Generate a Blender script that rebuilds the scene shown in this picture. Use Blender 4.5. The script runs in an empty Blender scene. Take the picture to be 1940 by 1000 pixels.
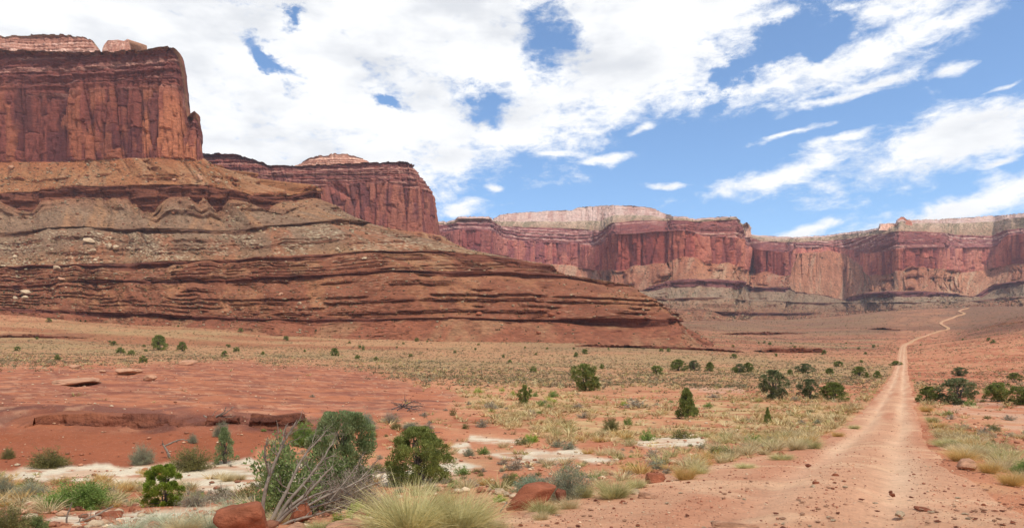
import bpy, math, random
import numpy as np
random.seed(7)
RG = np.random.default_rng(7)
sc = bpy.context.scene
COL = sc.collection

# ------------------------------------------------------------------ camera, sky, sun, exposure
F, CX, YH, EYE = 1293.0, 970.0, 660.0, 2.0        # focal length in photo pixels, centre column, horizon row, eye height
cam = bpy.data.cameras.new('camera'); cam.lens = 24.0; cam.sensor_width = 36.0
cam.shift_y = (YH - 500.0) / 1940.0; cam.clip_start = 0.1; cam.clip_end = 20000
co = bpy.data.objects.new('camera', cam); COL.objects.link(co)
co.location = (0, 0, EYE); co.rotation_euler = (math.pi / 2, 0, 0); sc.camera = co

SUN_EL, SUN_AZ = math.radians(64), math.radians(141)   # azimuth from +Y towards +X
sun = bpy.data.lights.new('sun', 'SUN'); sun.energy = 2.8; sun.angle = math.radians(3); sun.color = (1.0, 0.95, 0.87)
so = bpy.data.objects.new('sun', sun); COL.objects.link(so)
so.rotation_euler = (math.pi / 2 - SUN_EL, 0, math.pi - SUN_AZ)
sc.view_settings.view_transform = 'Standard'; sc.view_settings.look = 'None'
sc.view_settings.exposure = 0.10; sc.view_settings.gamma = 1.0

def azel(px, py):
    x, y, z = (px - CX) / F, 1.0, (YH - py) / F
    return math.atan2(x, y), math.atan2(z, math.hypot(x, y))

class NT:
    def __init__(s, tree): s.t = tree; s.n = tree.nodes; s.l = tree.links
    def new(s, typ, **kw):
        n = s.n.new(typ)
        for k, v in kw.items(): setattr(n, k, v)
        return n
    def put(s, sock, v):
        if hasattr(v, 'is_output'): s.l.new(v, sock)
        elif v is not None: sock.default_value = v
    def math(s, op, a, b=None, c=None, clamp=False):
        n = s.new('ShaderNodeMath', operation=op); n.use_clamp = clamp
        s.put(n.inputs[0], a)
        if b is not None: s.put(n.inputs[1], b)
        if c is not None: s.put(n.inputs[2], c)
        return n.outputs[0]
    def vmath(s, op, a, b=None, scale=None):
        n = s.new('ShaderNodeVectorMath', operation=op); s.put(n.inputs[0], a)
        if b is not None: s.put(n.inputs[1], b)
        if scale is not None: s.put(n.inputs[3], scale)
        return n.outputs[1] if op in ('LENGTH', 'DOT_PRODUCT') else n.outputs[0]
    def noise(s, vec, scale, detail=4, rough=0.55, dist=0.0, lac=2.0, color=False):
        n = s.new('ShaderNodeTexNoise'); s.put(n.inputs['Vector'], vec)
        n.inputs['Scale'].default_value = scale; n.inputs['Detail'].default_value = detail
        n.inputs['Roughness'].default_value = rough; n.inputs['Distortion'].default_value = dist
        n.inputs['Lacunarity'].default_value = lac
        return n.outputs[1 if color else 0]
    def rng(s, v, a, b, c=0.0, d=1.0, smooth=False):
        n = s.new('ShaderNodeMapRange'); n.clamp = True
        if smooth: n.interpolation_type = 'SMOOTHSTEP'
        s.put(n.inputs[0], v); s.put(n.inputs[1], a); s.put(n.inputs[2], b); s.put(n.inputs[3], c); s.put(n.inputs[4], d)
        return n.outputs[0]
    def mix(s, f, a, b, mode='MIX'):
        n = s.new('ShaderNodeMix', data_type='RGBA', blend_type=mode); s.put(n.inputs[0], f)
        s.put(n.inputs[6], a); s.put(n.inputs[7], b)
        return n.outputs[2]

w = bpy.data.worlds.new('World'); sc.world = w; w.use_nodes = True
W = NT(w.node_tree); W.n.clear()
sky = W.new('ShaderNodeTexSky', sky_type='NISHITA', sun_disc=False)
sky.sun_elevation = SUN_EL; sky.sun_rotation = SUN_AZ; sky.altitude = 1500
sky.air_density = 1.0; sky.dust_density = 1.3; sky.ozone_density = 2.0
direc = W.new('ShaderNodeTexCoord').outputs['Generated']
sp = W.new('ShaderNodeSeparateXYZ'); W.put(sp.inputs[0], direc)
AZ = W.math('ARCTAN2', sp.outputs[0], sp.outputs[1])
EL = W.math('ARCSINE', sp.outputs[2])
cv = W.new('ShaderNodeCombineXYZ'); W.put(cv.inputs[0], AZ); W.put(cv.inputs[1], EL)
wn = W.noise(W.vmath('MULTIPLY', cv.outputs[0], (1.0, 1.9, 1)), 5.0, 3, 0.55, color=True)
warp = W.vmath('SCALE', W.vmath('SUBTRACT', wn, (.5, .5, .5)), scale=0.075)
P = W.vmath('ADD', cv.outputs[0], warp)
# clouds: direction on the sky (given through photo pixels), half axes, tilt, softness
CLOUDS = [(330, 110, 780, 340, 0, 1), (860, 120, 400, 190, 4, 1), (1170, 60, 360, 150, 12, 1), (860, 300, 115, 50, 8, 1),
          (1650, 82, 270, 48, 14, 1), (1830, 270, 300, 66, 11, 1), (1480, 322, 170, 22, 12, 1), (1880, 385, 300, 30, 11, 1),
          (1655, 155, 85, 15, 8, 1), (1590, 187, 90, 9, 7, 1), (1790, 122, 50, 10, 8, 1), (1150, 296, 55, 10, 0, 1),
          (1050, 287, 55, 7, 3, 1), (1270, 343, 45, 5, 0, 1), (1215, 232, 40, 8, 14, 1), (930, 366, 22, 6, 15, 1),
          (868, 397, 45, 9, 8, 1), (1900, 157, 42, 6, 14, 1), (1540, 437, 75, 13, 3, 1), (1690, -5, 190, 30, 5, 1), (1490, 440, 50, 10, 0, 1),
          (1500, 250, 70, 5, 6, 1), (1380, 165, 60, 26, 20, 1), (1600, 262, 70, 9, 5, 1), (1900, 322, 60, 6, 10, 1), (1100, 213, 70, 12, 8, 1)]
HOLES = [(1042, 95, 26, 20, 0), (500, 85, 20, 7, -35), (545, 125, 22, 7, -40), (915, 182, 26, 10, -10), (735, 185, 16, 4, -15), (568, 20, 12, 5, 50), (1515, 62, 34, 12, 20), (1385, 150, 20, 8, 40)]
wn2 = W.noise(W.vmath('MULTIPLY', cv.outputs[0], (1.0, 1.5, 1)), 22.0, 5, 0.65, color=True)
P2 = W.vmath('ADD', P, W.vmath('SCALE', W.vmath('SUBTRACT', wn2, (.5, .5, .5)), scale=0.075))
def blob(px, py, rx, ry, rot, P=P):
    a, e = azel(px, py); ca = math.cos(a)
    m = W.new('ShaderNodeMapping', vector_type='TEXTURE'); W.put(m.inputs[0], P)
    m.inputs[1].default_value = (a, e, 0); m.inputs[2].default_value = (0, 0, math.radians(rot))
    m.inputs[3].default_value = (rx / F * ca * ca, ry / F * ca, 1)
    return W.math('SUBTRACT', 1.0, W.vmath('LENGTH', m.outputs[0]))
dens = None
for (px, py, rx, ry, rot, k) in CLOUDS:
    b = blob(px, py, rx, ry, rot)
    b = W.math('MULTIPLY', b, min(1.1, 0.34 + ry / 260.0))
    dens = b if dens is None else W.math('MAXIMUM', dens, b)
dens = W.math('MAXIMUM', W.math('MULTIPLY', dens, 1.0), -1.2)
back = W.math('MULTIPLY', W.math('SUBTRACT', W.math('ABSOLUTE', AZ), 1.0), 0.6)       # more cloud behind the viewer
dens = W.math('MAXIMUM', dens, W.math('MINIMUM', back, 0.12))
body = dens; dens = W.math('MINIMUM', dens, 0.40)
for h in HOLES:
    hb = W.rng(blob(h[0], h[1], h[2] * 3.2, h[3] * 4.2, h[4], P2), 0.0, 1.0)
    dens = W.math('SUBTRACT', dens, W.math('MULTIPLY', hb, 0.60))
rot = W.new('ShaderNodeMapping'); W.put(rot.inputs[0], cv.outputs[0]); rot.inputs[2].default_value = (0, 0, math.radians(-11)); rot.inputs[3].default_value = (1.0, 2.1, 1)
RV = rot.outputs[0]
cn = W.noise(RV, 7.0, 8, 0.62, 0.3)
cn2 = W.noise(RV, 26.0, 8, 0.66, 0.4)
cn3 = W.noise(RV, 85.0, 5, 0.65)
fld = W.math('ADD', dens, W.math('MULTIPLY', W.math('SUBTRACT', cn, 0.5), 1.15))
fld = W.math('ADD', fld, W.math('MULTIPLY', W.math('SUBTRACT', cn2, 0.5), 0.80))
fld = W.math('ADD', fld, W.math('MULTIPLY', W.math('SUBTRACT', cn3, 0.5), 0.28))
alpha = W.rng(fld, -0.14, 0.34, 0, 1, True)
puff = W.noise(W.vmath('MULTIPLY', cv.outputs[0], (1.0, 2.4, 1)), 6.0, 6, 0.55)
shade = W.rng(puff, 0.38, 0.68, 0.0, 1.0, True)
ccol = W.mix(shade, (0.98, 0.985, 0.99, 1), (0.70, 0.72, 0.76, 1))
thin = W.rng(body, 0.05, 0.55, 0.0, 1.0)                       # thick middles are greyer than thin edges
ccol = W.mix(thin, (1.0, 1.0, 1.0, 1), ccol)
tint = W.mix(1.0, sky.outputs[0], (1.02, 1.16, 1.24, 1), 'MULTIPLY')
bg1 = W.new('ShaderNodeBackground'); W.put(bg1.inputs[0], tint); bg1.inputs[1].default_value = 0.15
bg2 = W.new('ShaderNodeBackground'); W.put(bg2.inputs[0], ccol); bg2.inputs[1].default_value = 1.06
mx = W.new('ShaderNodeMixShader'); W.put(mx.inputs[0], alpha); W.l.new(bg1.outputs[0], mx.inputs[1]); W.l.new(bg2.outputs[0], mx.inputs[2])
W.l.new(mx.outputs[0], W.new('ShaderNodeOutputWorld').inputs[0])

# ------------------------------------------------------------------ numeric helpers
_T = RG.random(4096).astype(np.float32); _PM = RG.permutation(4096)
def vnoise(x, y=0.0, z=0.0):
    x, y, z = np.broadcast_arrays(np.asarray(x, np.float64), np.asarray(y, np.float64), np.asarray(z, np.float64))
    ix, iy, iz = np.floor(x).astype(np.int64), np.floor(y).astype(np.int64), np.floor(z).astype(np.int64)
    fx, fy, fz = x - ix, y - iy, z - iz
    fx = fx * fx * (3 - 2 * fx); fy = fy * fy * (3 - 2 * fy); fz = fz * fz * (3 - 2 * fz)
    r = 0
    for dx in (0, 1):
        wx = fx if dx else 1 - fx; hx = _PM[(ix + dx) & 4095]
        for dy in (0, 1):
            wy = fy if dy else 1 - fy; hy = _PM[(hx + iy + dy) & 4095]
            for dz in (0, 1):
                r = r + wx * wy * (fz if dz else 1 - fz) * _T[_PM[(hy + iz + dz) & 4095]]
    return r * 2 - 1
def fbm(x, y=0.0, z=0.0, o=4, g=0.5):
    r, a, t, f = 0, 1.0, 0.0, 1.0
    for i in range(o):
        r = r + a * vnoise(np.asarray(x) * f + 17.3 * i, np.asarray(y) * f + 5.1 * i, np.asarray(z) * f + 9.7 * i); t += a; a *= g; f *= 2.03
    return r / t
def worley(x, y):
    x, y = np.broadcast_arrays(np.asarray(x, np.float64), np.asarray(y, np.float64))
    ix, iy = np.floor(x).astype(np.int64), np.floor(y).astype(np.int64)
    f1 = np.full(x.shape, 9.0); f2 = np.full(x.shape, 9.0); cid = np.zeros(x.shape)
    for dx in (-1, 0, 1):
        for dy in (-1, 0, 1):
            h = _PM[(_PM[(ix + dx) & 4095] + iy + dy) & 4095]
            d = np.hypot(ix + dx + _T[h] - x, iy + dy + _T[(h + 777) & 4095] - y)
            m = d < f1
            f2 = np.where(m, f1, np.minimum(f2, d)); cid = np.where(m, _T[(h + 1999) & 4095], cid); f1 = np.where(m, d, f1)
    return f1, f2, cid
def sst(a, b, x):
    t = np.clip((x - a) / (b - a), 0, 1); return t * t * (3 - 2 * t)
def blur(a, n, axis=0):
    if n < 1: return a
    k = np.hanning(2 * n + 3)[1:-1]; k /= k.sum()
    pad = [(0, 0)] * a.ndim; pad[axis] = (n, n); b = np.pad(a, pad, mode='edge')
    return np.apply_along_axis(lambda v: np.convolve(v, k, 'valid'), axis, b)
def lin(c):
    c = np.asarray(c, float) / 255.0
    return np.where(c <= 0.04045, c / 12.92, ((c + 0.055) / 1.055) ** 2.4)
KS, KC = 0.84, 1.36          # how bright sunlit slopes and cliff faces look against their own colour
def soft(c, k):
    l = c @ np.array([.25, .60, .15]); return c * (1 - k) + (l * np.array([1.06, 1.0, .90])) * k
def SL(*c): return soft(lin(c), 0.14) * KS * np.array([1.02, 1.055, 0.89])
def CL(*c): return soft(lin(c), 0.10) * KC * np.array([1.03, 1.0, 0.97])
def FL(*c): return soft(lin(c), 0.04) * 0.98 * np.array([1.0, .98, 1.02])

def mesh(name, V, polys, mat=None, col=None, smooth=False):
    me = bpy.data.meshes.new(name)
    V = np.ascontiguousarray(V, np.float32); me.vertices.add(len(V)); me.vertices.foreach_set('co', V.ravel())
    polys = [np.asarray(p, np.int32) for p in polys if len(p)]
    li = np.concatenate([p.ravel() for p in polys]); tot = np.concatenate([np.full(len(p), p.shape[1], np.int32) for p in polys])
    me.loops.add(len(li)); me.loops.foreach_set('vertex_index', li)
    me.polygons.add(len(tot)); me.polygons.foreach_set('loop_start', np.concatenate([[0], np.cumsum(tot)[:-1]]).astype(np.int32))
    me.polygons.foreach_set('loop_total', tot)
    if smooth: me.polygons.foreach_set('use_smooth', np.ones(len(tot), bool))
    me.update(calc_edges=True)
    if col is not None:
        a = me.color_attributes.new('Col', 'FLOAT_COLOR', 'POINT')
        c4 = np.ones((len(V), 4), np.float32); c4[:, :3] = col; a.data.foreach_set('color', c4.ravel())
    if mat: me.materials.append(mat)
    return me
def link(name, me, parent=None, loc=None, rz=0.0, scale=None):
    o = bpy.data.objects.new(name, me); COL.objects.link(o)
    if parent: o.parent = parent
    if loc is not None: o.location = loc
    o.rotation_euler = (0, 0, rz)
    if scale is not None: o.scale = scale if hasattr(scale, '__len__') else (scale,) * 3
    return o
def tag(o, label, cat, group=None, kind=None):
    o['label'] = label; o['category'] = cat
    if group: o['group'] = group
    if kind: o['kind'] = kind
    return o
def grid_quads(R, C):
    i = np.arange(R * C).reshape(R, C)
    return np.stack([i[:-1, :-1], i[1:, :-1], i[1:, 1:], i[:-1, 1:]], -1).reshape(-1, 4)
def W3(px, py, d):
    px, py, d = np.broadcast_arrays(np.asarray(px, float), np.asarray(py, float), np.asarray(d, float))
    return np.stack([(px - CX) / F * d, d, EYE + (YH - py) / F * d], -1)

# ------------------------------------------------------------------ materials
def mat_base(name, rough=0.95, spec=0.12):
    m = bpy.data.materials.new(name); m.use_nodes = True; t = NT(m.node_tree)
    b = m.node_tree.nodes['Principled BSDF']; b.inputs['Roughness'].default_value = rough
    b.inputs['Specular IOR Level'].default_value = spec
    return m, t, b
def rock_mat(name, s, bump, amount=0.42, lay=5):
    m, t, b = mat_base(name)
    a = t.new('ShaderNodeAttribute', attribute_name='Col').outputs['Color']
    p = t.new('ShaderNodeTexCoord').outputs['Object']
    n1 = t.noise(p, s, 8, 0.68)
    n2 = t.noise(t.vmath('MULTIPLY', p, (1, 1, lay)), s * 0.35, 6, 0.6)
    f = t.math('ADD', t.math('MULTIPLY', n1, 0.6), t.math('MULTIPLY', n2, 0.4))
    f = t.rng(f, 0.32, 0.68, 1 - amount, 1 + amount)
    cc = t.new('ShaderNodeCombineXYZ')
    for i in range(3): t.put(cc.inputs[i], f)
    t.put(b.inputs['Base Color'], t.mix(1.0, a, cc.outputs[0], 'MULTIPLY'))
    bp = t.new('ShaderNodeBump'); bp.inputs['Strength'].default_value = 0.8; bp.inputs['Distance'].default_value = bump
    t.put(bp.inputs['Height'], t.math('ADD', n1, t.math('MULTIPLY', n2, 0.6))); t.l.new(bp.outputs[0], b.inputs['Normal'])
    return m
M_ROCK = rock_mat('layered_sandstone', 0.35, 2.0)
M_FAR = rock_mat('distant_sandstone', 0.16, 4.0)
M_STONE = rock_mat('loose_sandstone', 4.0, 0.10, 0.40, 1.3)

def ground_mat(name, road=False):
    m, t, b = mat_base(name)
    a = t.new('ShaderNodeAttribute', attribute_name='Col').outputs['Color']
    p = t.new('ShaderNodeTexCoord').outputs['Object']
    n1 = t.noise(p, 0.22, 8, 0.7); n2 = t.noise(p, 3.2, 7, 0.72); n3 = t.noise(p, 26.0, 4, 0.6)
    vo = t.new('ShaderNodeTexVoronoi'); t.put(vo.inputs['Vector'], p); vo.inputs['Scale'].default_value = 17.0
    f = t.math('ADD', t.math('ADD', t.math('MULTIPLY', n1, 0.35), t.math('MULTIPLY', n2, 0.4)), t.math('MULTIPLY', n3, 0.25))
    f = t.rng(f, 0.34, 0.66, 0.68, 1.30)
    cc = t.new('ShaderNodeCombineXYZ')
    for i in range(3): t.put(cc.inputs[i], f)
    c = t.mix(1.0, a, cc.outputs[0], 'MULTIPLY')
    # a share of the cells are pebbles of their own colour: pale, grey-red, dark red
    ps = t.new('ShaderNodeSeparateColor'); t.put(ps.inputs[0], vo.outputs['Color'])
    pk = t.math('MULTIPLY', t.math('GREATER_THAN', ps.outputs[0], 0.86), t.rng(vo.outputs['Distance'], 0.42, 0.30))
    c = t.mix(t.math('MULTIPLY', pk, 0.55), c, t.mix(ps.outputs[1], (*SL(150, 86, 66), 1), (*SL(232, 196, 170), 1)))
    t.put(b.inputs['Base Color'], c)
    bp = t.new('ShaderNodeBump'); bp.inputs['Strength'].default_value = 0.75; bp.inputs['Distance'].default_value = 0.05
    h = t.math('ADD', t.math('MULTIPLY', n2, 1.6), t.math('MULTIPLY', n3, 0.5)); h = t.math('ADD', h, t.math('MULTIPLY', pk, 0.35))
    t.put(bp.inputs['Height'], h); t.l.new(bp.outputs[0], b.inputs['Normal'])
    return m
M_GROUND = ground_mat('desert_soil'); M_ROAD = ground_mat('packed_gravel')

def leaf_mat(name, c1, c2, scale=2.5, trans=0.25, vary=0.25):
    m, t, b = mat_base(name, 0.7, 0.2)
    p = t.new('ShaderNodeTexCoord').outputs['Object']; oi = t.new('ShaderNodeObjectInfo').outputs['Random']
    n = t.noise(p, scale, 3, 0.6)
    isl = t.new('ShaderNodeNewGeometry').outputs['Random Per Island']
    f = t.math('ADD', t.math('MULTIPLY', t.rng(n, 0.37, 0.63), 0.65), t.math('MULTIPLY', isl, 0.45)); f = t.math('ADD', f, t.math('MULTIPLY', t.math('SUBTRACT', oi, 0.5), vary), clamp=True)
    c = t.mix(f, (*c1, 1), (*c2, 1)); t.put(b.inputs['Base Color'], c)
    if trans:
        tr = t.new('ShaderNodeBsdfTranslucent'); t.put(tr.inputs[0], c); ms = t.new('ShaderNodeMixShader'); ms.inputs[0].default_value = trans
        t.l.new(b.outputs[0], ms.inputs[1]); t.l.new(tr.outputs[0], ms.inputs[2]); t.l.new(ms.outputs[0], t.n['Material Output'].inputs[0])
    return m

# ------------------------------------------------------------------ ground: one sheet, its height D below the eye by column and distance
GT = {-700: [(4, 2.05), (8, 2.1), (14, 3.2), (19, 4.2), (22, 4.5), (27, 4.6), (33, 4.2), (37, 3.6), (50, 3.9), (100, 4.0), (200, 3.0), (300, 1), (400, -8), (500, -32), (700, -40)],
      0: [(4, 2.0), (8, 2.1), (14, 3.2), (19, 4.3), (22, 4.55), (27.5, 4.7), (33, 4.25), (36.5, 3.85), (37.6, 3.45), (50, 3.85), (70, 4.2), (100, 4.1), (140, 3.7), (200, 3.4), (300, 1.6), (400, -6), (500, -27), (600, -31), (900, -35)],
      400: [(4, 2.0), (8, 2.1), (14, 3.2), (19, 4.3), (22, 4.55), (28, 4.75), (33, 4.4), (36.5, 4.15), (37.8, 3.8), (50, 4.15), (70, 4.5), (100, 4.4), (140, 3.9), (200, 4.0), (300, 2.6), (400, -2), (470, -14), (540, -20), (900, -25)],
      700: [(4, 1.95), (8, 2.1), (14, 3.1), (19, 4.0), (25, 4.5), (33, 4.75), (36, 4.75), (44, 4.8), (70, 5.5), (100, 5.6), (140, 5.2), (200, 5.0), (300, 3.2), (400, 0), (450, -6), (520, -11), (900, -14)],
      1000: [(4, 1.95), (8, 2.1), (13, 2.75), (18, 3.5), (23, 4.0), (44, 5.0), (86, 6.2), (150, 6.7), (200, 6.6), (300, 4.2), (400, 1), (450, -4), (600, -12), (1000, -30)],
      1300: [(4, 1.9), (8, 2.1), (13, 2.5), (23, 3.55), (44, 4.85), (86, 6.1), (150, 6.9), (200, 7.0), (300, 5.2), (420, 0.5), (500, -5), (580, -8), (700, -15), (820, -22), (1000, -36), (1200, -52), (1500, -70)],
      1500: [(4, 1.9), (8, 2.1), (13, 2.45), (23, 3.4), (44, 4.8), (86, 6.0), (150, 7.0), (200, 7.1), (300, 5.6), (420, 2.5), (580, -1.5), (700, -6), (820, -11), (1000, -24), (1200, -42), (1500, -62)],
      1712: [(4, 1.9), (8, 2.1), (13, 2.45), (23, 3.4), (44, 4.76), (86, 6.0), (150, 7.0), (200, 7.35), (300, 6.2), (420, 3.4), (580, 0), (700, -6), (820, -14), (900, -21), (980, -33), (1050, -41), (1150, -53), (1220, -62), (1330, -75), (1500, -85)],
      1850: [(4, 1.9), (8, 2.1), (13, 2.5), (23, 3.5), (44, 4.9), (86, 6.2), (150, 6.9), (200, 6.8), (300, 4.2), (420, -2), (580, -9), (700, -17), (820, -22), (900, -26), (980, -36), (1050, -45), (1150, -58), (1220, -67), (1330, -80), (1500, -92)],
      1960: [(4, 1.9), (8, 2.1), (13, 2.6), (23, 3.7), (44, 5.0), (86, 6.3), (150, 6.6), (200, 6.2), (300, 3.2), (420, -4), (580, -20), (700, -33), (820, -42), (1000, -55), (1200, -72), (1500, -95)],
      2300: [(4, 1.9), (8, 2.1), (13, 2.6), (23, 3.8), (44, 5.0), (86, 6.0), (150, 5.8), (200, 5.0), (300, 1), (420, -8), (580, -26), (700, -40), (1000, -65), (1500, -95)]}
_LD = np.linspace(math.log(4), math.log(4000), 420); _PX = np.linspace(-900, 2700, 361)
_k = sorted(GT)
_cols = np.stack([np.interp(_LD, [math.log(a) for a, b in GT[k]], [b for a, b in GT[k]]) for k in _k])      # (K, d)
_tab = np.stack([np.interp(_PX, _k, _cols[:, j]) for j in range(len(_LD))], 1)                                # (px, d)
_tab = blur(blur(_tab, 3, 1), 9, 0)
def road_x(d): return 0.575 * d - 1.2
def ground(x, y, fine=True):
    x = np.asarray(x, float); y = np.asarray(y, float); d = np.clip(y, 4.0, 3990)
    px = np.clip(CX + F * x / d, -899, 2699)
    a = (px + 900) / 10.0; b = (np.log(d) - _LD[0]) / (_LD[1] - _LD[0])
    i = np.clip(a.astype(int), 0, 359); j = np.clip(b.astype(int), 0, 418); a = a - i; b = b - j
    D = (_tab[i, j] * (1 - a) + _tab[i + 1, j] * a) * (1 - b) + (_tab[i, j + 1] * (1 - a) + _tab[i + 1, j + 1] * a) * b
    z = EYE - D
    off = np.abs(x - road_x(y)); calm = 0.12 + 0.88 * sst(2.0, 7.0, off)
    z = z + calm * (0.10 * fbm(x / 3.1, y / 3.1, 1.7, 3) * sst(4, 12, d) + 0.22 * fbm(x / 14, y / 14, 3.3, 2) * sst(20, 60, d) + 1.6 * fbm(x / 70, y / 70, 8.1, 3) * sst(200, 500, d))
    z = z + 0.05 * np.exp(-((off) / 0.8) ** 2) * sst(7, 12, d)            # crown between the wheel tracks
    if fine: z = z + 0.018 * fbm(x / 0.45, y / 0.45, 0.3, 3) * (1 - sst(10, 24, d))
    m = sst(900, 780, px) * sst(27, 31, d) * (1 - sst(150, 230, d))                 # lumpy bare rock of the red dome
    z = z + m * (0.24 * fbm(x / 1.7, y / 1.7, 2.4, 4) + 0.22 * fbm(x / 6, y / 4, 5.4, 3))
    lip = 36.6 + 2.6 * fbm(x / 5.0, 0.5, 2.2, 4); brk = np.clip(.35 + 1.2 * fbm(x / 6, 3.5, 1.2, 3), 0.05, 1)
    z = z + m * 0.55 * brk * (sst(-0.35, 0.12, d - lip) - sst(0.5, 9, d - lip))
    return z
def proj(x, y, z): return CX + F * x / y, YH - F * (z - EYE) / y
_DS = np.exp(np.linspace(math.log(6), math.log(1600), 1500))
def hit(px, py):
    """the point of the ground seen at a pixel of the photograph"""
    xs = (px - CX) / F * _DS; zs = ground(xs, _DS, False); yy = YH - F * (zs - EYE) / _DS
    k = np.nonzero(yy <= py)[0]; k = k[0] if len(k) else len(_DS) - 1
    return float(xs[k]), float(_DS[k]), float(ground(xs[k], _DS[k]))

def poly_sd(px, py, pts):
    """signed distance in pixels (positive inside) to a polygon"""
    pts = np.asarray(pts, float); n = len(pts); d = np.full(px.shape, 1e9); ins = np.zeros(px.shape, bool)
    for i in range(n):
        a, b = pts[i], pts[(i + 1) % n]; e = b - a
        t = np.clip(((px - a[0]) * e[0] + (py - a[1]) * e[1]) / (e @ e + 1e-9), 0, 1)
        d = np.minimum(d, np.hypot(px - a[0] - t * e[0], py - a[1] - t * e[1]))
        c = (a[1] > py) != (b[1] > py)
        ins ^= c & (px < (b[0] - a[0]) * (py - a[1]) / (b[1] - a[1] + 1e-12) + a[0])
    return np.where(ins, d, -d)
Z_MOUND = [(-500, 694), (120, 700), (400, 684), (640, 696), (760, 722), (860, 752), (830, 775), (700, 790), (640, 815), (480, 850), (470, 884), (-500, 888)]
Z_WHITE = [[(-400, 888), (20, 890), (60, 884), (300, 879), (330, 873), (380, 876), (490, 872), (640, 882), (650, 905), (480, 925), (420, 932), (330, 918), (200, 912), (-400, 905)],
           [(690, 888), (760, 876), (860, 872), (920, 884), (880, 905), (800, 918), (690, 914)], [(840, 846), (890, 838), (905, 850), (870, 862)],
           [(1205, 838), (1290, 826), (1335, 834), (1325, 850), (1235, 850)], [(900, 826), (990, 832), (985, 838), (890, 838)],
           [(930, 858), (1080, 852), (1180, 870), (1000, 880)], [(250, 966), (400, 958), (470, 968), (420, 985), (200, 1000), (60, 985)]]
Z_PINK = [[(1790, 772), (1860, 766), (1960, 770), (2000, 800), (1930, 815), (1840, 795)], [(1810, 760), (1880, 752), (1890, 765), (1815, 768)], [(1280, 735), (1420, 738), (1430, 748), (1290, 750)]]
Z_GRASS = [(860, 738), (1040, 742), (1240, 758), (1400, 752), (1660, 770), (1630, 812), (1500, 850), (1330, 842), (1120, 838), (1000, 810), (900, 772)]
Z_TAN = [(-500, 596), (200, 606), (420, 614), (640, 622), (1000, 640), (1380, 672), (1620, 680), (1700, 690), (1690, 720), (1400, 735), (1000, 735), (800, 715), (640, 690), (400, 680), (-500, 690)]
def zones(x, y, z):
    px, py = proj(x, np.maximum(y, 3.0), z)
    wpx = px + 34 * fbm(x / (0.05 * np.maximum(y, 5)), y / (0.2 * np.maximum(y, 5)), 4.4, 6); wpy = py + 13 * fbm(x / (0.03 * np.maximum(y, 5)), y / (0.1 * np.maximum(y, 5)), 6.4, 6)
    mound = sst(-7, 7, poly_sd(wpx, wpy, Z_MOUND))
    white = 0
    for p in Z_WHITE: white = np.maximum(white, sst(-4.5, 4.0, poly_sd(wpx, wpy, p)))
    white = white * (0.12 + 0.88 * sst(-.48, -.22, fbm(x / 1.3, y / .9, 7.9, 4) + .25 * fbm(x / 5, y / 3, 1.9, 2)))
    pink = 0
    for p in Z_PINK: pink = np.maximum(pink, sst(-3, 3, poly_sd(wpx, wpy, p)))
    grass = sst(-26, 26, poly_sd(wpx, wpy, Z_GRASS)); tan = sst(-14, 14, poly_sd(wpx, wpy, Z_TAN))
    return px, py, mound, white, pink, grass, tan
def mixc(c, d, f): return c * (1 - f[..., None]) + np.asarray(d) * f[..., None]
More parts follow.
